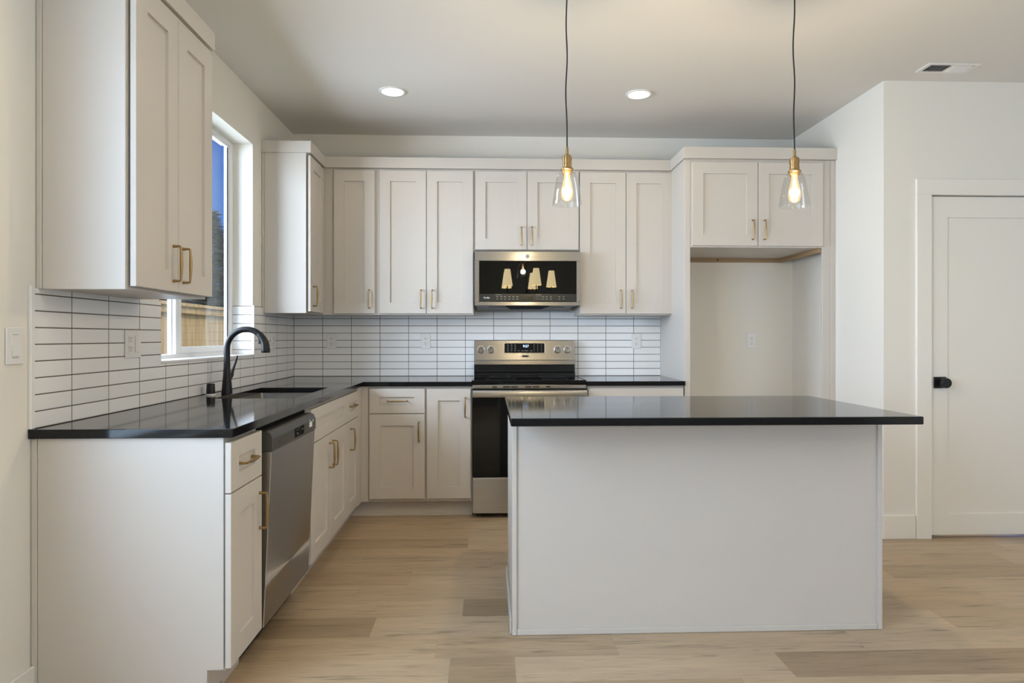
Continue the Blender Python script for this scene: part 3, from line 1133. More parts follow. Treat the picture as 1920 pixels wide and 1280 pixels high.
c = thing('wall_cabinet', (-0.96, 4.85, ZB0), 'greige single-door wall cabinet next to the back left corner', 'cabinet')
MB().box(UXB - 0.001, -0.792, UYB + 0.001, D - 0.002, ZB0, ZCB).build('body', M['cabinet'], c)
add_door(c, mBU, -1.101, -0.807, ZU0, ZU1, (-0.849, 1.484, True))
c = thing('wall_cabinet', (-0.44, 4.85, ZB0), 'greige two-door wall cabinet directly left of the microwave', 'cabinet')
MB().box(-0.791, -0.100, UYB + 0.001, D - 0.002, ZB0, ZCB).build('body', M['cabinet'], c)
add_door(c, mBU, -0.776, -0.440, ZU0, ZU1, (-0.480, 1.484, True))
add_door(c, mBU, -0.440, -0.104, ZU0, ZU1, (-0.401, 1.484, True))
c = thing('wall_cabinet', (0.28, 4.85, 1.83), 'short greige two-door wall cabinet above the microwave', 'cabinet')
MB().box(-0.099, 0.6615, UYB + 0.001, D - 0.002, 1.832, ZCB).build('body', M['cabinet'], c)
add_door(c, mBU, -0.093, 0.282, 1.840, ZU1, (0.241, 1.940, True))
add_door(c, mBU, 0.282, 0.659, 1.840, ZU1, (0.317, 1.940, True))
c = thing('wall_cabinet', (1.0, 4.85, ZB0), 'greige two-door wall cabinet between the microwave and the fridge alcove', 'cabinet')
MB().box(0.6625, 1.3330, UYB + 0.001, D - 0.002, ZB0, ZCB).build('body', M['cabinet'], c)
add_door(c, mBU, 0.6645, 1.0025, ZU0, ZU1, (0.963, 1.486, True))
add_door(c, mBU, 1.0025, 1.3405, ZU0, ZU1, (1.046, 1.486, True))

# fridge alcove: tall side panel, deep cabinet over it, filler on the right
EY = 4.366                                            # door fronts over the alcove
EYB = EY + 0.019
mE = face_ym(EYB)
c = MB().box(1.3355, 1.374, EYB, D - 0.002, 0.001, ZCB, 0.0015).build('alcove_side_panel', M['cabinet'])
tag(c, 'tall greige panel forming the left side of the empty fridge alcove', 'panel', kind='thing')
c = thing('alcove_cabinet', (1.84, 4.7, 1.82), 'deep greige two-door cabinet above the empty fridge alcove', 'cabinet')
MB().box(1.375, 2.288, EYB + 0.001, D - 0.002, 1.8215, ZCB).build('body', M['cabinet'], c)
add_door(c, mE, 1.382, 1.834, 1.829, 2.400, (1.796, 1.939, True))
add_door(c, mE, 1.834, 2.286, 1.829, 2.400, (1.877, 1.939, True))
bt = MB().box(1.375, 2.276, D - 0.022, D - 0.002, 1.792, 1.821).build('back_batten', M['batten'], c)
MB().box(2.264, 2.288, EYB + 0.02, D - 0.022, 1.792, 1.821).build('side_batten', M['batten'], c)
for xx in (1.41, 1.78):
    MB().lathe([(0, -0.0015), (0.006, -0.0015), (0.006, 0.0)], (xx, D - 0.022, 1.806), 'Y', 10).build('screw', M['slot'], bt)
c = (MB().box(2.289, 2.343, EYB, EYB + 0.019, 0.001, ZCB, 0.0012).box(2.3435, XR - 0.0005, EYB - 0.004, EYB + 0.014, 0.001, ZCB, 0.0015)).build('alcove_filler', M['cabinet'])
tag(c, 'narrow vertical greige filler at the right side of the fridge alcove', 'filler strip', kind='thing')

# crown boards
cu = 0.320


def crown_mb(path, zb, zt, th=0.019):
    """flat board following an open plan path (outer face on the path)"""
    mb = MB()
    n = len(path)
    inner = []
    for i in range(n):
        p = Vector((*path[i], 0))
        nr = Vector((0, 0, 0)); cnt = []
        for a, b2 in ((i - 1, i), (i, i + 1)):
            if 0 <= a and b2 < n:
                d = (Vector((*path[b2], 0)) - Vector((*path[a], 0))).normalized()
                cnt.append(Vector((-d.y, d.x, 0)))
        if len(cnt) == 2:
            m_ = (cnt[0] + cnt[1]); m_ /= (1 + cnt[0].dot(cnt[1]))
        else:
            m_ = cnt[0]
        inner.append((p + m_ * th)[:2])
    loop = list(path) + inner[::-1]
    return mb.prism(loop, 'Z', zb, zt, 0.0012)


c = crown_mb([(XL + 0.001, LU0 - 0.024), (XL + cu + 0.004, LU0 - 0.024), (XL + cu + 0.004, LU1 + 0.004)], ZCB + 0.0005, ZCT).build('crown_moulding', M['cabinet'])
tag(c, 'flat greige crown board above the near left wall cabinet', 'crown board', kind='thing')
c = crown_mb([(XL + 0.001, BU0 - 0.010), (XL + cu, BU0 - 0.010), (XL + cu, D - cu), (1.3345, D - cu)], ZCB + 0.0005, ZCT).build('crown_moulding', M['cabinet'])
tag(c, 'long flat greige crown board running over the back wall cabinets', 'crown board', kind='thing')
c = crown_mb([(1.3240 - 0.0, D - cu - 0.001), (1.3240, EY - 0.006), (XR - 0.001, EY - 0.006)], ZCB + 0.0005, ZCT + 0.001).build('crown_moulding', M['cabinet'])
tag(c, 'flat greige crown board wrapping the top of the fridge alcove cabinet', 'crown board', kind='thing')

# ---------------------------------------------------------------- microwave
mw = thing('microwave', (0.28, 4.8, 1.43), 'stainless over-the-range microwave with black glass door', 'microwave')
X0, X1, YM = -0.094, 0.6565, 4.614
Z0, Z1 = 1.434, 1.818
MB().box(X0 + 0.006, X1 - 0.004, YM + 0.028, D - TT - 0.002, Z0 + 0.003, Z1 + 0.010, 0.002).build('body', M['dark_plastic'], mw)
dr_ = MB()
GX0, GX1, GZ0, GZ1 = -0.062, 0.630, 1.462, 1.750
dr_.box(X0, X1, YM, YM + 0.027, GZ1, Z1, 0.002)
dr_.box(X0, X1, YM, YM + 0.027, Z0, GZ0, 0.002)
dr_.box(X0, GX0, YM, YM + 0.027, GZ0, GZ1, 0.0)
dr_.box(GX1, X1 - 0.0, YM, YM + 0.027, GZ0, GZ1, 0.0)
door_mw = dr_.build('door_frame', M['steel'], mw)
MB().box(GX0 + 0.001, GX1 - 0.001, YM - 0.0012, YM + 0.010, GZ0 + 0.001, GZ1 - 0.001, 0.0010).build('door_glass', M['mirror_glass'], mw)
MB().box(GX0 + 0.002, GX1 - 0.002, YM - 0.0018, YM - 0.0011, GZ0 + 0.002, 1.517).build('control_panel', base_mat('panel_glass', (0.035, 0.033, 0.028), 0.12), mw)
mk = MB()
for row, zz in ((0, 1.496), (1, 1.479)):
    for xx in (0.060, 0.088, 0.114, 0.146, 0.174, 0.202, 0.385, 0.410, 0.440, 0.500, 0.530):
        mk.box(xx, xx + 0.013, YM - 0.0022, YM - 0.0017, zz, zz + 0.0024)
    for xx in (0.345, 0.360, 0.375, 0.395):
        mk.box(xx, xx + 0.003, YM - 0.0022, YM - 0.0017, zz, zz + 0.003)
mk.box(0.055, 0.100, YM - 0.0022, YM - 0.0017, 1.510, 1.5115)
mk.box(0.342, 0.380, YM - 0.0022, YM - 0.0017, 1.510, 1.5115)
mk.build('button_marks', M['marks'], mw)
MB().box(0.244, 0.320, YM - 0.0021, YM - 0.0017, 1.474, 1.503).build('clock_window', M['black_enamel'], mw)
text_part('lettering', 'Profile', 0.0165, (-0.008, YM - 0.0022, 1.489), (1, 0, 0), (0, 0, 1), M['sticker'], mw, 0.0002)
# round emblem: ring and monogram
em = MB()
ex, ez, er = 0.2795, 1.7835, 0.0135
for k in range(48):
    pass
ring = [(ex + er * math.cos(2 * PI * k / 40), YM - 0.0012, ez + er * math.sin(2 * PI * k / 40)) for k in range(41)]
em.tube(ring, 0.0011, 8, caps=False)
g1 = [(ex - 0.001 + 0.006 * math.cos(a) - 0.002, YM - 0.0012, ez + 0.0075 * math.sin(a)) for a in [0.9 + 0.28 * k for k in range(18)]]
em.tube(g1, 0.0008, 6)
g2 = [(ex + 0.005 + 0.0038 * math.cos(a), YM - 0.0012, ez + 0.003 + 0.0036 * math.sin(a)) for a in [0.6 + 0.3 * k for k in range(13)]]
em.tube(g2, 0.0007, 6)
g3 = [(ex + 0.005 + 0.0042 * math.cos(a), YM - 0.0012, ez - 0.0042 + 0.0040 * math.sin(a)) for a in [1.6 + 0.3 * k for k in range(14)]]
em.tube(g3, 0.0007, 6)
em.build('emblem', M['white_metal'], mw, smooth=40)
MB().lathe([(0, 0.0), (er, 0.0), (er, -0.0009), (0, -0.0009)], (ex, YM, ez), 'Y', 36).build('emblem_disc', base_mat('satin_grey', (0.22, 0.21, 0.20), 0.5), mw)
# underside: bottom plate, grease filters, lamp recess
def chin(y):
    return Z0 + 0.001 - 0.026 * (y - YM - 0.03) / 0.31


ya_, yb_ = YM + 0.03, YM + 0.34
MB().prism([(ya_, Z0 + 0.004), (ya_, chin(ya_)), (yb_, chin(yb_)), (yb_, Z0 + 0.004)], 'X', X0 + 0.012, X1 - 0.045, 0.001).build('bottom_plate', M['charcoal'], mw)
for xa, xb in ((0.005, 0.135), (0.425, 0.555)):
    ya, yb = YM + 0.09, YM + 0.29
    MB().prism([(ya, chin(ya)), (ya, chin(ya) - 0.004), (yb, chin(yb) - 0.004), (yb, chin(yb))], 'X', xa, xb).build('grease_filter', M['charcoal'], mw)
ya, yb = YM + 0.034, YM + 0.20
MB().rings([[(0.125, ya, chin(ya) - h), (0.435, ya, chin(ya) - h), (0.395, yb, chin(yb) - h), (0.165, yb, chin(yb) - h)] for h in (0.0005, 0.004)]).build('lamp_cover', M['slot'], mw)

# ---------------------------------------------------------------- range
rg = thing('kitchen_range', (0.28, 4.68, 0), 'stainless freestanding electric range with black oven door and rear control panel', 'range')
RX0, RX1 = -0.1035, 0.6605
RB = D - TT - 0.004
MB().box(RX0 + 0.004, RX1 - 0.004, 4.395, RB, 0.03, 0.899).build('body', M['dark_plastic'], rg)
for xx in (RX0 + 0.05, RX1 - 0.05):
    for yy in (4.43, 4.94):
        MB().lathe([(0, 0.001), (0.018, 0.001), (0.018, 0.03), (0, 0.03)], (xx, yy, 0), 'Z', 14).build('foot', M['dark_plastic'], rg)
ck = MB().box(RX0 - 0.0025, RX1 + 0.0025, 4.366, RB - 0.05, 0.898, 0.922, 0.004, 2)
ck.build('cooktop', M['oven_glass'], rg)
for xa in (RX0 + 0.002, RX1 - 0.008):
    MB().box(xa, xa + 0.006, 4.375, RB - 0.055, 0.9215, 0.9245, 0.001).build('side_rail', M['chrome'], rg)
for (bx, by, br) in ((0.09, 4.53, 0.105), (0.47, 4.53, 0.09), (0.09, 4.79, 0.075), (0.47, 4.79, 0.09)):
    MB().lathe([(br - 0.0012, 0.0), (br - 0.0012, 0.0006), (br, 0.0006), (br, 0.0)], (bx, by, 0.9219), 'Z', 48, close=True).build('burner_ring', M['ring'], rg)
# rear console: black riser, sloped steel panel
YK = 4.944
MB().prism([(RB, 0.915), (YK - 0.028, 0.915), (YK - 0.028, 0.935), (YK - 0.004, 0.955), (YK - 0.004, 1.003), (RB, 1.003)], 'X', RX0, RX1, 0.0015).build('riser', M['black_enamel'], rg)
pan = MB().prism([(RB, 1.004), (YK - 0.022, 1.004), (YK - 0.022, 1.036), (YK - 0.002, 1.038), (YK + 0.006, 1.186), (RB, 1.186)], 'X', RX0, RX1, 0.0015)
console = pan.build('console', M['steel'], rg)


def con(z):
    return YK - 0.002 + 0.008 * (z - 1.038) / 0.148


mc = lambda u, v, n: Vector((u, con(v) - n, v))
MB().rings([[mc(u, v, n) for u, v in ((0.124 - e, 1.092 - e), (0.432 + e, 1.092 - e), (0.432 + e, 1.166 + e), (0.124 - e, 1.166 + e))]
            for e, n in ((0.002, -0.002), (0.002, 0.0012), (0, 0.0018))]).build('display_bezel', M['chrome'], rg)
MB().rings([[mc(u, v, n) for u, v in ((0.126, 1.094), (0.430, 1.094), (0.430, 1.164), (0.126, 1.164))]
            for n in (0.0016, 0.0024)]).build('display', M['black_glass'], rg)
text_part('display_digits', '9:57', 0.026, mc(0.288, 1.142, 0.0028), (1, 0, 0), (0, 0.054, 1), M['digits'], rg, 0.0002)
mk = MB()
for zz in (1.151, 1.137, 1.122, 1.108):
    for xx in (0.146, 0.174, 0.201):
        mk.box(xx, xx + 0.012, con(zz) - 0.0029, con(zz) - 0.0022, zz - 0.001, zz + 0.0014)
for zz in (1.151, 1.137, 1.122, 1.108):
    for xx in (0.349, 0.377, 0.404):
        mk.box(xx, xx + 0.004, con(zz) - 0.0029, con(zz) - 0.0022, zz - 0.002, zz + 0.002)
for xx, w in ((0.228, 0.010), (0.255, 0.014), (0.276, 0.030), (0.322, 0.014)):
    mk.box(xx, xx + w, con(1.107) - 0.0029, con(1.107) - 0.0022, 1.106, 1.1085)
mk.build('button_marks', M['marks'], rg)
MB().rings([[mc(u, v, n) for u, v in ((0.251, 1.059), (0.322, 1.059), (0.322, 1.075), (0.251, 1.075))] for n in (0.0, 0.003)]).build('badge', M['chrome'], rg)
MB().rings([[mc(u, v, n) for u, v in ((0.262, 1.0605), (0.308, 1.0605), (0.308, 1.0735), (0.262, 1.0735))] for n in (0.0028, 0.0038)]).build('badge_plate', M['black_enamel'], rg)
for kx_ in (-0.053, 0.0225, 0.530, 0.6055):
    kz_ = 1.117
    yk = con(kz_)
    kb = MB().lathe([(0, 0.0), (0.0285, 0.0), (0.0285, -0.004), (0.0245, -0.005), (0.0235, -0.020), (0.021, -0.023), (0, -0.023)], (kx_, yk, kz_), 'Y', 32)
    k = kb.build('knob', M['chrome'], rg, smooth=35)
    MB().box(kx_ - 0.0035, kx_ + 0.0035, yk - 0.033, yk - 0.0225, kz_ - 0.021, kz_ + 0.021, 0.002).build('grip', M['chrome'], k)
    MB().box(kx_ - 0.0012, kx_ + 0.0012, yk - 0.0335, yk - 0.0328, kz_ + 0.004, kz_ + 0.020).build('pointer', M['slot'], k)
# front: vent strip, handle, oven door, drawer
fv = MB().prism([(4.360, 0.868), (4.356, 0.890), (4.374, 0.8975), (4.395, 0.8975), (4.395, 0.868)], 'X', RX0, RX1, 0.001)
fv.build('vent_trim', M['steel'], rg)
for xa, xb in ((0.030, 0.060), (0.103, 0.148), (0.155, 0.201), (0.247, 0.291), (0.299, 0.345), (0.388, 0.418)):
    MB().box(xa, xb, 4.354, 4.362, 0.8765, 0.8815).build('vent_slot', M['slot'], rg)
dr2 = MB().box(RX0 + 0.001, RX1 - 0.001, 4.360, 4.392, 0.278, 0.866, 0.003, 2)
od = dr2.build('oven_door', M['oven_glass'], rg)
hb = MB().prism([(4.312, 0.812), (4.306, 0.822), (4.306, 0.848), (4.312, 0.858), (4.330, 0.860), (4.334, 0.852), (4.334, 0.818), (4.330, 0.811)], 'X', RX0 + 0.002, RX1 - 0.002, 0.0015)
hb.box(RX0 + 0.004, RX0 + 0.030, 4.333, 4.361, 0.818, 0.852, 0.003).box(RX1 - 0.030, RX1 - 0.004, 4.333, 4.361, 0.818, 0.852, 0.003)
hb.build('handle', M['steel'], od, smooth=30)
MB().box(RX0 + 0.001, RX1 - 0.001, 4.362, 4.392, 0.034, 0.273, 0.003, 2).build('drawer', M['steel'], rg)

# ---------------------------------------------------------------- island
IX0, IX1, IY0, IY1 = 0.084, 1.632, 2.385, 3.262
PX0, PX1, PY = 0.099, 1.634, 2.654
isl = thing('kitchen_island', (0.86, 2.95, 0), 'greige kitchen island base with plain front panel and trimmed edges', 'island')
MB().box(PX0 + 0.008, PX1 - 0.006, PY + 0.006, 3.225, TK, ZC - TC - 0.001).box(PX0 + 0.008, PX1 - 0.006, PY + 0.006, 3.16, 0.001, TK).build('body', M['cabinet'], isl)
MB().box(PX0 + 0.018, PX1 - 0.018, PY, PY + 0.006, 0.002, ZC - TC - 0.001).build('front_panel', M['cabinet'], isl)
for xa, xb in ((PX0, PX0 + 0.0185), (PX1 - 0.0185, PX1)):
    MB().box(xa, xb, PY - 0.009, PY + 0.0055, 0.001, ZC - TC - 0.001, 0.0018, 2).build('corner_strip', M['cabinet'], isl)
MB().box(PX0 + 0.0195, PX1 - 0.0195, PY - 0.0085, PY - 0.0005, 0.001, 0.024, 0.002, 2).build('base_strip', M['cabinet'], isl)
for xa, xb in ((PX0 - 0.0, PX0 + 0.0075), (PX1 - 0.0055, PX1)):
    MB().box(xa, xb, PY + 0.006, 3.228, 0.001, ZC - TC - 0.001).build('end_panel', M['cabinet'], isl)
MB().box(PX0 - 0.009, PX0 - 0.0005, PY + 0.004, 3.262, 0.001, 0.066, 0.002).build('end_baseboard', M['cabinet'], isl)
mI = lambda u, v, n: Vector((u, 3.226 + n, v))
for k in range(3):
    u0 = PX0 + 0.02 + k * 0.498
    add_door(isl, mI, u0, u0 + 0.496, ZW0, ZW1, (u0 + 0.248, 0.785, False), 'drawer', 0.068, 0.055)
    add_door(isl, mI, u0, u0 + 0.496, ZD0, ZD1, (u0 + 0.45, 0.58, True))
o = MB().box(IX0, IX1, IY0, IY1, zb, zt, 0.003, 2).build('countertop', M['quartz'])
tag(o, 'polished black quartz island top overhanging the island towards the camera', 'countertop')

# ---------------------------------------------------------------- outlets and switch


def outlet(label, mp, u, v, n0=0.0, group=None, loc=None, second=False):
    """duplex receptacle; second=True widens the plate for a rocker beside it"""
    w = 0.0735 if not second else 0.118
    t = thing('wall_outlet', mp(u, v, n0), label, 'outlet', group)

    def bx(mb, ua, ub, va, vb, na, nb, bev=0.0):
        a, b2 = mp(ua, va, na), mp(ub, vb, nb)
        return mb.box(a.x, b2.x, a.y, b2.y, a.z, b2.z, bev)
    bx(MB(), u - w / 2, u + w / 2, v - 0.0575, v + 0.0575, n0, n0 + 0.0055, 0.0018).build('plate', M['white_plastic'], t)
    ru = u if not second else u - 0.023
    for dv in (-0.0195, 0.0195):
        r = MB()
        pts = []
        for k in range(24):
            a = 2 * PI * k / 24
            pts.append((0.0165 * math.cos(a), max(-0.0135, min(0.0135, 0.0165 * math.sin(a)))))
        r.rings([[mp(ru + p[0], v + dv + p[1], n) for p in pts] for n in (n0 + 0.004, n0 + 0.0075)])
        rc = r.build('receptacle', M['white_plastic'], t)
        s = MB()
        bx(s, ru - 0.0075, ru - 0.0055, v + dv + 0.0005, v + dv + 0.0085, n0 + 0.0074, n0 + 0.0079)
        bx(s, ru + 0.0055, ru + 0.0075, v + dv + 0.0010, v + dv + 0.0080, n0 + 0.0074, n0 + 0.0079)
        pp = []
        for k in range(10):
            a = 2 * PI * k / 10
            pp.append((0.0026 * math.cos(a), -0.0070 + 0.0026 * math.sin(a)))
        s.rings([[mp(ru + p[0], v + dv + p[1], n) for p in pp] for n in (n0 + 0.0074, n0 + 0.0079)])
        s.build('slots', M['slot'], rc)
    if second:
        bx(MB(), u + 0.010, u + 0.043, v - 0.034, v + 0.034, n0 + 0.005, n0 + 0.0085, 0.0015).build('rocker', M['white_plastic'], t)
    return t


ob = face_ym(D - TT - 0.0005)
outlet('white duplex outlet on the back tiles near the left corner', ob, -1.186, 1.1795)
outlet('white duplex outlet on the back tiles just left of the range', ob, -0.474, 1.180)
outlet('white duplex outlet on the back tiles right of the range', ob, 1.146, 1.180)
outlet('white duplex outlet on the bare wall inside the fridge alcove', face_ym(D - 0.0005), 2.052, 1.183)
ol = face_xp(XL + TT + 0.0005)
outlet('wide white outlet with rocker switch on the left tiles before the window', ol, 2.755, 1.183, second=True)
outlet('white duplex outlet on the left tiles behind the faucet spray head', ol, 4.515, 1.183)
sw = thing('light_switch', (XL, 2.092, 1.183), 'white rocker light switch on the bare left wall beside the tile edge', 'light switch')
MB().box(XL + 0.0005, XL + 0.006, 2.055, 2.129, 1.126, 1.241, 0.0018).build('plate', M['white_plastic'], sw)
MB().box(XL + 0.0055, XL + 0.0075, 2.075, 2.109, 1.149, 1.218, 0.0006).box(XL + 0.0075, XL + 0.0105, 2.077, 2.107, 1.152, 1.182, 0.0012).build('rocker', M['white_plastic'], sw)
MB().box(XL + 0.0058, XL + 0.0078, 2.080, 2.104, 1.2185, 1.2205).box(XL + 0.0058, XL + 0.0078, 2.080, 2.104, 1.1465, 1.1485).build('rocker_gap', M['marks'], sw)

# ---------------------------------------------------------------- ceiling fixtures
rl = thing('recessed_light', (-0.597, 4.117, H), 'lit round recessed ceiling light on the left, over the corner', 'ceiling light')
MB().lathe([(0.066, 0.0), (0.084, 0.0), (0.084, -0.004), (0.080, -0.007), (0.069, -0.007), (0.066, -0.004)], (-0.597, 4.117, H - 0.0005), close=True, n=40).build('trim_ring', M['white_metal'], rl, smooth=40)
MB().lathe([(0, -0.0035), (0.058, -0.0035), (0.0655, -0.002), (0.0655, -0.0005), (0, -0.0005)], (-0.597, 4.117, H), n=40).build('lens', M['can_lens'], rl, smooth=40)
r2 = copy_tree(rl, (0.958 + 0.597, -0.010, 0))
r2['label'] = 'lit round recessed ceiling light on the right, between the two pendants'
for nm, xx, yy in (('lamp_recessed_left', -0.597, 4.117), ('lamp_recessed_right', 0.958, 4.107)):
    spot(nm, (xx, yy, H - 0.012), *lit('cans'))

vt = thing('ceiling_vent', (2.63, 3.64, H), 'white louvred supply vent in the ceiling above the pantry door', 'vent')
vx0, vx1, vy0, vy1 = 2.480, 2.780, 3.575, 3.705
fm = MB()
zf = H - 0.0005
fm.box(vx0, vx1, vy0, vy0 + 0.022, zf - 0.006, zf, 0.0015).box(vx0, vx1, vy1 - 0.022, vy1, zf - 0.006, zf, 0.0015)
fm.box(vx0, vx0 + 0.022, vy0 + 0.022, vy1 - 0.022, zf - 0.006, zf).box(vx1 - 0.022, vx1, vy0 + 0.022, vy1 - 0.022, zf - 0.006, zf)
fm.box((vx0 + vx1) / 2 - 0.004, (vx0 + vx1) / 2 + 0.004, vy0 + 0.022, vy1 - 0.022, zf - 0.005, zf)
fm.build('frame', M['white_metal'], vt)
MB().box(vx0 + 0.02, vx1 - 0.02, vy0 + 0.02, vy1 - 0.02, zf - 0.0012, zf - 0.0002).build('opening', M['slot'], vt)
lv = MB()
vm = (vx0 + vx1) / 2
k = 0
x = vx0 + 0.026
while x < vx1 - 0.026:
    s = -1 if x < vm else 1
    if abs(x - vm) > 0.008:
        lv.prism([(x - 0.0045 * s, zf - 0.0015), (x - 0.0045 * s + 0.001, zf - 0.0015), (x + 0.0055 * s + 0.001, zf - 0.0095), (x + 0.0055 * s, zf - 0.0095)], 'Y', vy0 + 0.022, vy1 - 0.022)
    x += 0.0125
lv.build('louvres', M['white_metal'], vt)


# ---------------------------------------------------------------- pendants
def pendant(x, y, zb_, label, lean):
    t = thing('pendant_lamp', (x, y, H), label, 'pendant lamp', 'glass pendants over the island')
    zt_ = zb_ + 0.174                                # underside of the brass socket
    MB().lathe([(0, 0.0), (0.058, 0.0), (0.058, -0.012), (0.050, -0.020), (0.008, -0.024), (0, -0.024)], (x, y, H - 0.0005)).build('canopy', M['matte_black'], t, smooth=40)
    n = 26
    z1, z2 = zb_ + 0.248, H - 0.022
    pts = []
    for i in range(n + 1):
        q = i / n
        z = z1 + (z2 - z1) * q
        w = math.sin(PI * q)
        pts.append((x + w * (0.0035 * math.sin(q * 13 + lean) - 0.003), y + 0.002 * w * math.sin(q * 9 + lean), z))
    MB().tube(pts, 0.0031, 10).build('cord', M['cord'], t, smooth=60)
    so = MB().lathe([(0, 0.252), (0.0042, 0.252), (0.0062, 0.248), (0.0066, 0.222), (0.0090, 0.219), (0.0175, 0.214), (0.0208, 0.206),
                     (0.0215, 0.196), (0.0200, 0.190), (0.0196, 0.176), (0.0204, 0.174), (0.0204, 0.170), (0.0198, 0.168),
                     (0.0200, 0.163), (0.0270, 0.158), (0.0276, 0.154), (0.0270, 0.151), (0.0215, 0.149), (0.0215, 0.141), (0.0190, 0.134), (0, 0.134)],
                    (x, y, zb_), n=36)
    so.build('socket', M['socket'], t, smooth=30)
    outer = [(0.0225, 0.150), (0.0300, 0.147), (0.0375, 0.138), (0.0435, 0.124), (0.0500, 0.098), (0.0560, 0.064), (0.0610, 0.030), (0.0640, 0.004), (0.0638, 0.0)]
    inner = [(r - 0.0026, h) for r, h in outer[::-1]]
    inner[0] = (0.0614, 0.0)
    MB().lathe(outer + inner, (x, y, zb_), n=48, close=True).build('glass_shade', M['shade_glass'], t, smooth=60)
    bu = MB().lathe([(0.0125, 0.136), (0.0130, 0.126), (0.0150, 0.112), (0.0200, 0.092), (0.0250, 0.070), (0.0268, 0.052), (0.0250, 0.036), (0.0195, 0.024), (0.0100, 0.0175), (0, 0.0165)], (x, y, zb_), n=32)
    b2 = bu.build('bulb', M['bulb_glass'], t, smooth=60)
    fl = MB()
    for k in range(6):
        a = 2 * PI * k / 6
        fl.tube([(x + 0.0045 * math.cos(a), y + 0.0045 * math.sin(a), zb_ + 0.112), (x + 0.0075 * math.cos(a), y + 0.0075 * math.sin(a), zb_ + 0.072),
                 (x + 0.0095 * math.cos(a + 0.3), y + 0.0095 * math.sin(a + 0.3), zb_ + 0.040)], 0.0018, 6)
    fl.tube([(x, y, zb_ + 0.128), (x, y, zb_ + 0.040)], 0.0028, 8)
    fl.build('filament', M['filament'], b2)
    bulb_light('lamp_pendant', (x, y, zb_ + 0.065), lit('pendant')[0], 0.022, lit('pendant')[1])
    return t


pendant(0.3445, 2.830, 1.787, 'clear glass bell pendant on black cord, hanging over the left end of the island', 0.4)
pendant(1.3515, 2.830, 1.787, 'clear glass bell pendant on black cord, hanging over the right part of the island', 2.2)

# ---------------------------------------------------------------- chandelier (seen reflected in the microwave glass)
cx_, cy_ = 0.595, -0.72
ch = thing('chandelier', (cx_, cy_, H), 'black chandelier with lit pleated cream shades, seen reflected in the microwave door', 'chandelier')
MB().lathe([(0, 0.0), (0.065, 0.0), (0.06, -0.02), (0.01, -0.03), (0, -0.03)], (cx_, cy_, H - 0.0005)).build('canopy', M['matte_black'], ch, smooth=40)
MB().tube([(cx_, cy_, H - 0.028), (cx_, cy_, 1.92)], 0.007, 10).lathe([(0, -0.04), (0.016, -0.03), (0.026, 0.0), (0.016, 0.03), (0, 0.04)], (cx_, cy_, 1.92)).build('stem', M['matte_black'], ch, smooth=40)
arms = MB()
for k in range(5):
    a = 2 * PI * k / 5
    ca, sa = math.cos(a), math.sin(a)
    Rr = 0.375
    ax, ay = cx_ + Rr * ca, cy_ + Rr * sa
    pts = [(cx_ + Rr * f_ * ca, cy_ + Rr * f_ * sa, 1.92 - 0.13 * math.sin(PI * f_ * 0.9)) for f_ in [i / 8 for i in range(9)]]
    pts.append((ax, ay, 1.99))
    MB().tube(pts, 0.007, 8).build('arm', M['matte_black'], ch, smooth=50)
    n = 40
    prof = []
    shd = MB()
    ring_lo, ring_hi, ring_lo2, ring_hi2 = [], [], [], []
    for i in range(n):
        b_ = 2 * PI * i / n
        w = 1 + (0.035 if i % 2 else -0.035)
        ring_lo.append((ax + 0.076 * w * math.cos(b_), ay + 0.076 * w * math.sin(b_), 1.975))
        ring_hi.append((ax + 0.041 * w * math.cos(b_), ay + 0.041 * w * math.sin(b_), 2.225))
    vlo = [shd.bm.verts.new(p) for p in ring_lo]
    vhi = [shd.bm.verts.new(p) for p in ring_hi]
    for i in range(n):
        j = (i + 1) % n
        shd.bm.faces.new((vlo[i], vlo[j], vhi[j], vhi[i]))
    shd.build('lamp_shade', M['shade'], ch)
    bulb_light('lamp_chandelier', (ax, ay, 2.12), lit('chandelier')[0], 0.03, lit('chandelier')[1])

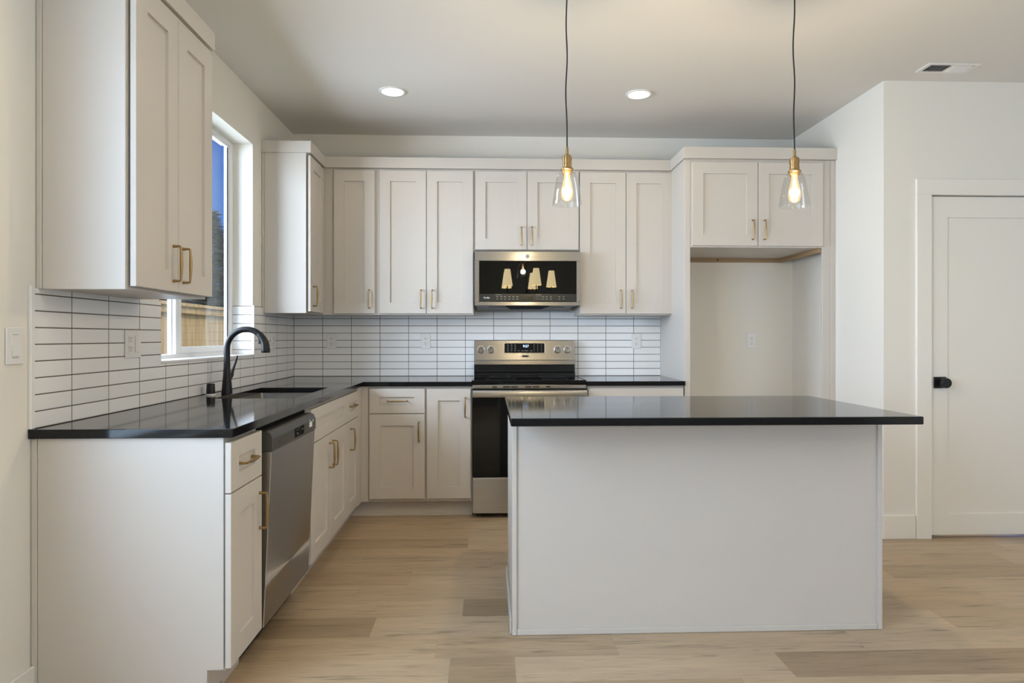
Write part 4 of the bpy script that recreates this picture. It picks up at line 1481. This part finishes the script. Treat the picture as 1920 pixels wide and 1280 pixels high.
# ---------------------------------------------------------------- outside the window
struct('ground', MB().box(-30, XL - 0.18, -12, 45, -0.25, -0.15), M['grass'])
fn = thing('wooden_fence', (-4.0, 8.5, -0.15), 'new cedar board fence seen through the kitchen window', 'fence')
brd = MB()
y = 1.0
rnd = random.Random(4)
while y < 17:
    brd.box(-4.03, -4.012 + rnd.uniform(-0.002, 0.002), y, y + 0.138, -0.12, 1.60)
    y += 0.142
brd.build('boards', M['fence'], fn)
MB().box(-4.010, -3.965, 1.0, 17, 1.52, 1.61, 0.003).box(-4.010, -3.965, 1.0, 17, 0.15, 0.24, 0.003).build('rail', M['fence'], fn)
MB().box(-4.075, -3.935, 1.0, 17, 1.612, 1.655, 0.003).build('cap_rail', M['fence'], fn)
y = 1.6
while y < 17:
    MB().box(-4.11, -4.031, y, y + 0.09, -0.149, 1.611, 0.003).build('post', M['fence'], fn)
    y += 2.4


def conifer(x, y, h, r, label, seed):
    t = thing('conifer_tree', (x, y, -0.15), label, 'tree', 'conifers beyond the fence')
    MB().tube([(x, y, -0.15), (x, y, h * 0.9)], [0.16, 0.03], 8).build('trunk', M['bark'], t, smooth=60)
    rn = random.Random(seed)
    fo = MB()
    bm_ = fo.bm
    for i in range(5200):
        q = rn.random() ** 1.25
        z = 0.3 + (h - 0.3) * q
        rr = r * (1 - q) ** 0.85 * (0.72 + 0.28 * math.sin(q * 60)) + 0.05
        a = rn.uniform(0, 2 * PI)
        d = rr * math.sqrt(rn.uniform(0.25, 1.0))
        p = Vector((x + d * math.cos(a), y + d * math.sin(a), z))
        out_ = Vector((math.cos(a), math.sin(a), rn.uniform(-0.6, 0.15))).normalized()
        side = Vector((-math.sin(a), math.cos(a), rn.uniform(-0.5, 0.5))).normalized()
        l, w = rn.uniform(0.22, 0.42), rn.uniform(0.07, 0.13)
        bm_.faces.new([bm_.verts.new(v) for v in (p - side * w, p + out_ * l * 0.5 - side * w * 0.7, p + out_ * l, p + out_ * l * 0.5 + side * w * 0.7)])
    fo.build('foliage', M['foliage'], t, recalc=False)
    return t


conifer(-7.0, 16.3, 4.3, 1.4, 'dark conifer beyond the fence, its tip against the blue sky in the window', 3)
conifer(-6.4, 12.9, 2.9, 1.4, 'low bushy conifer beyond the fence, seen through the window', 8)
conifer(-9.2, 20.4, 4.6, 2.0, 'farther dark conifer beyond the fence behind the low one', 15)
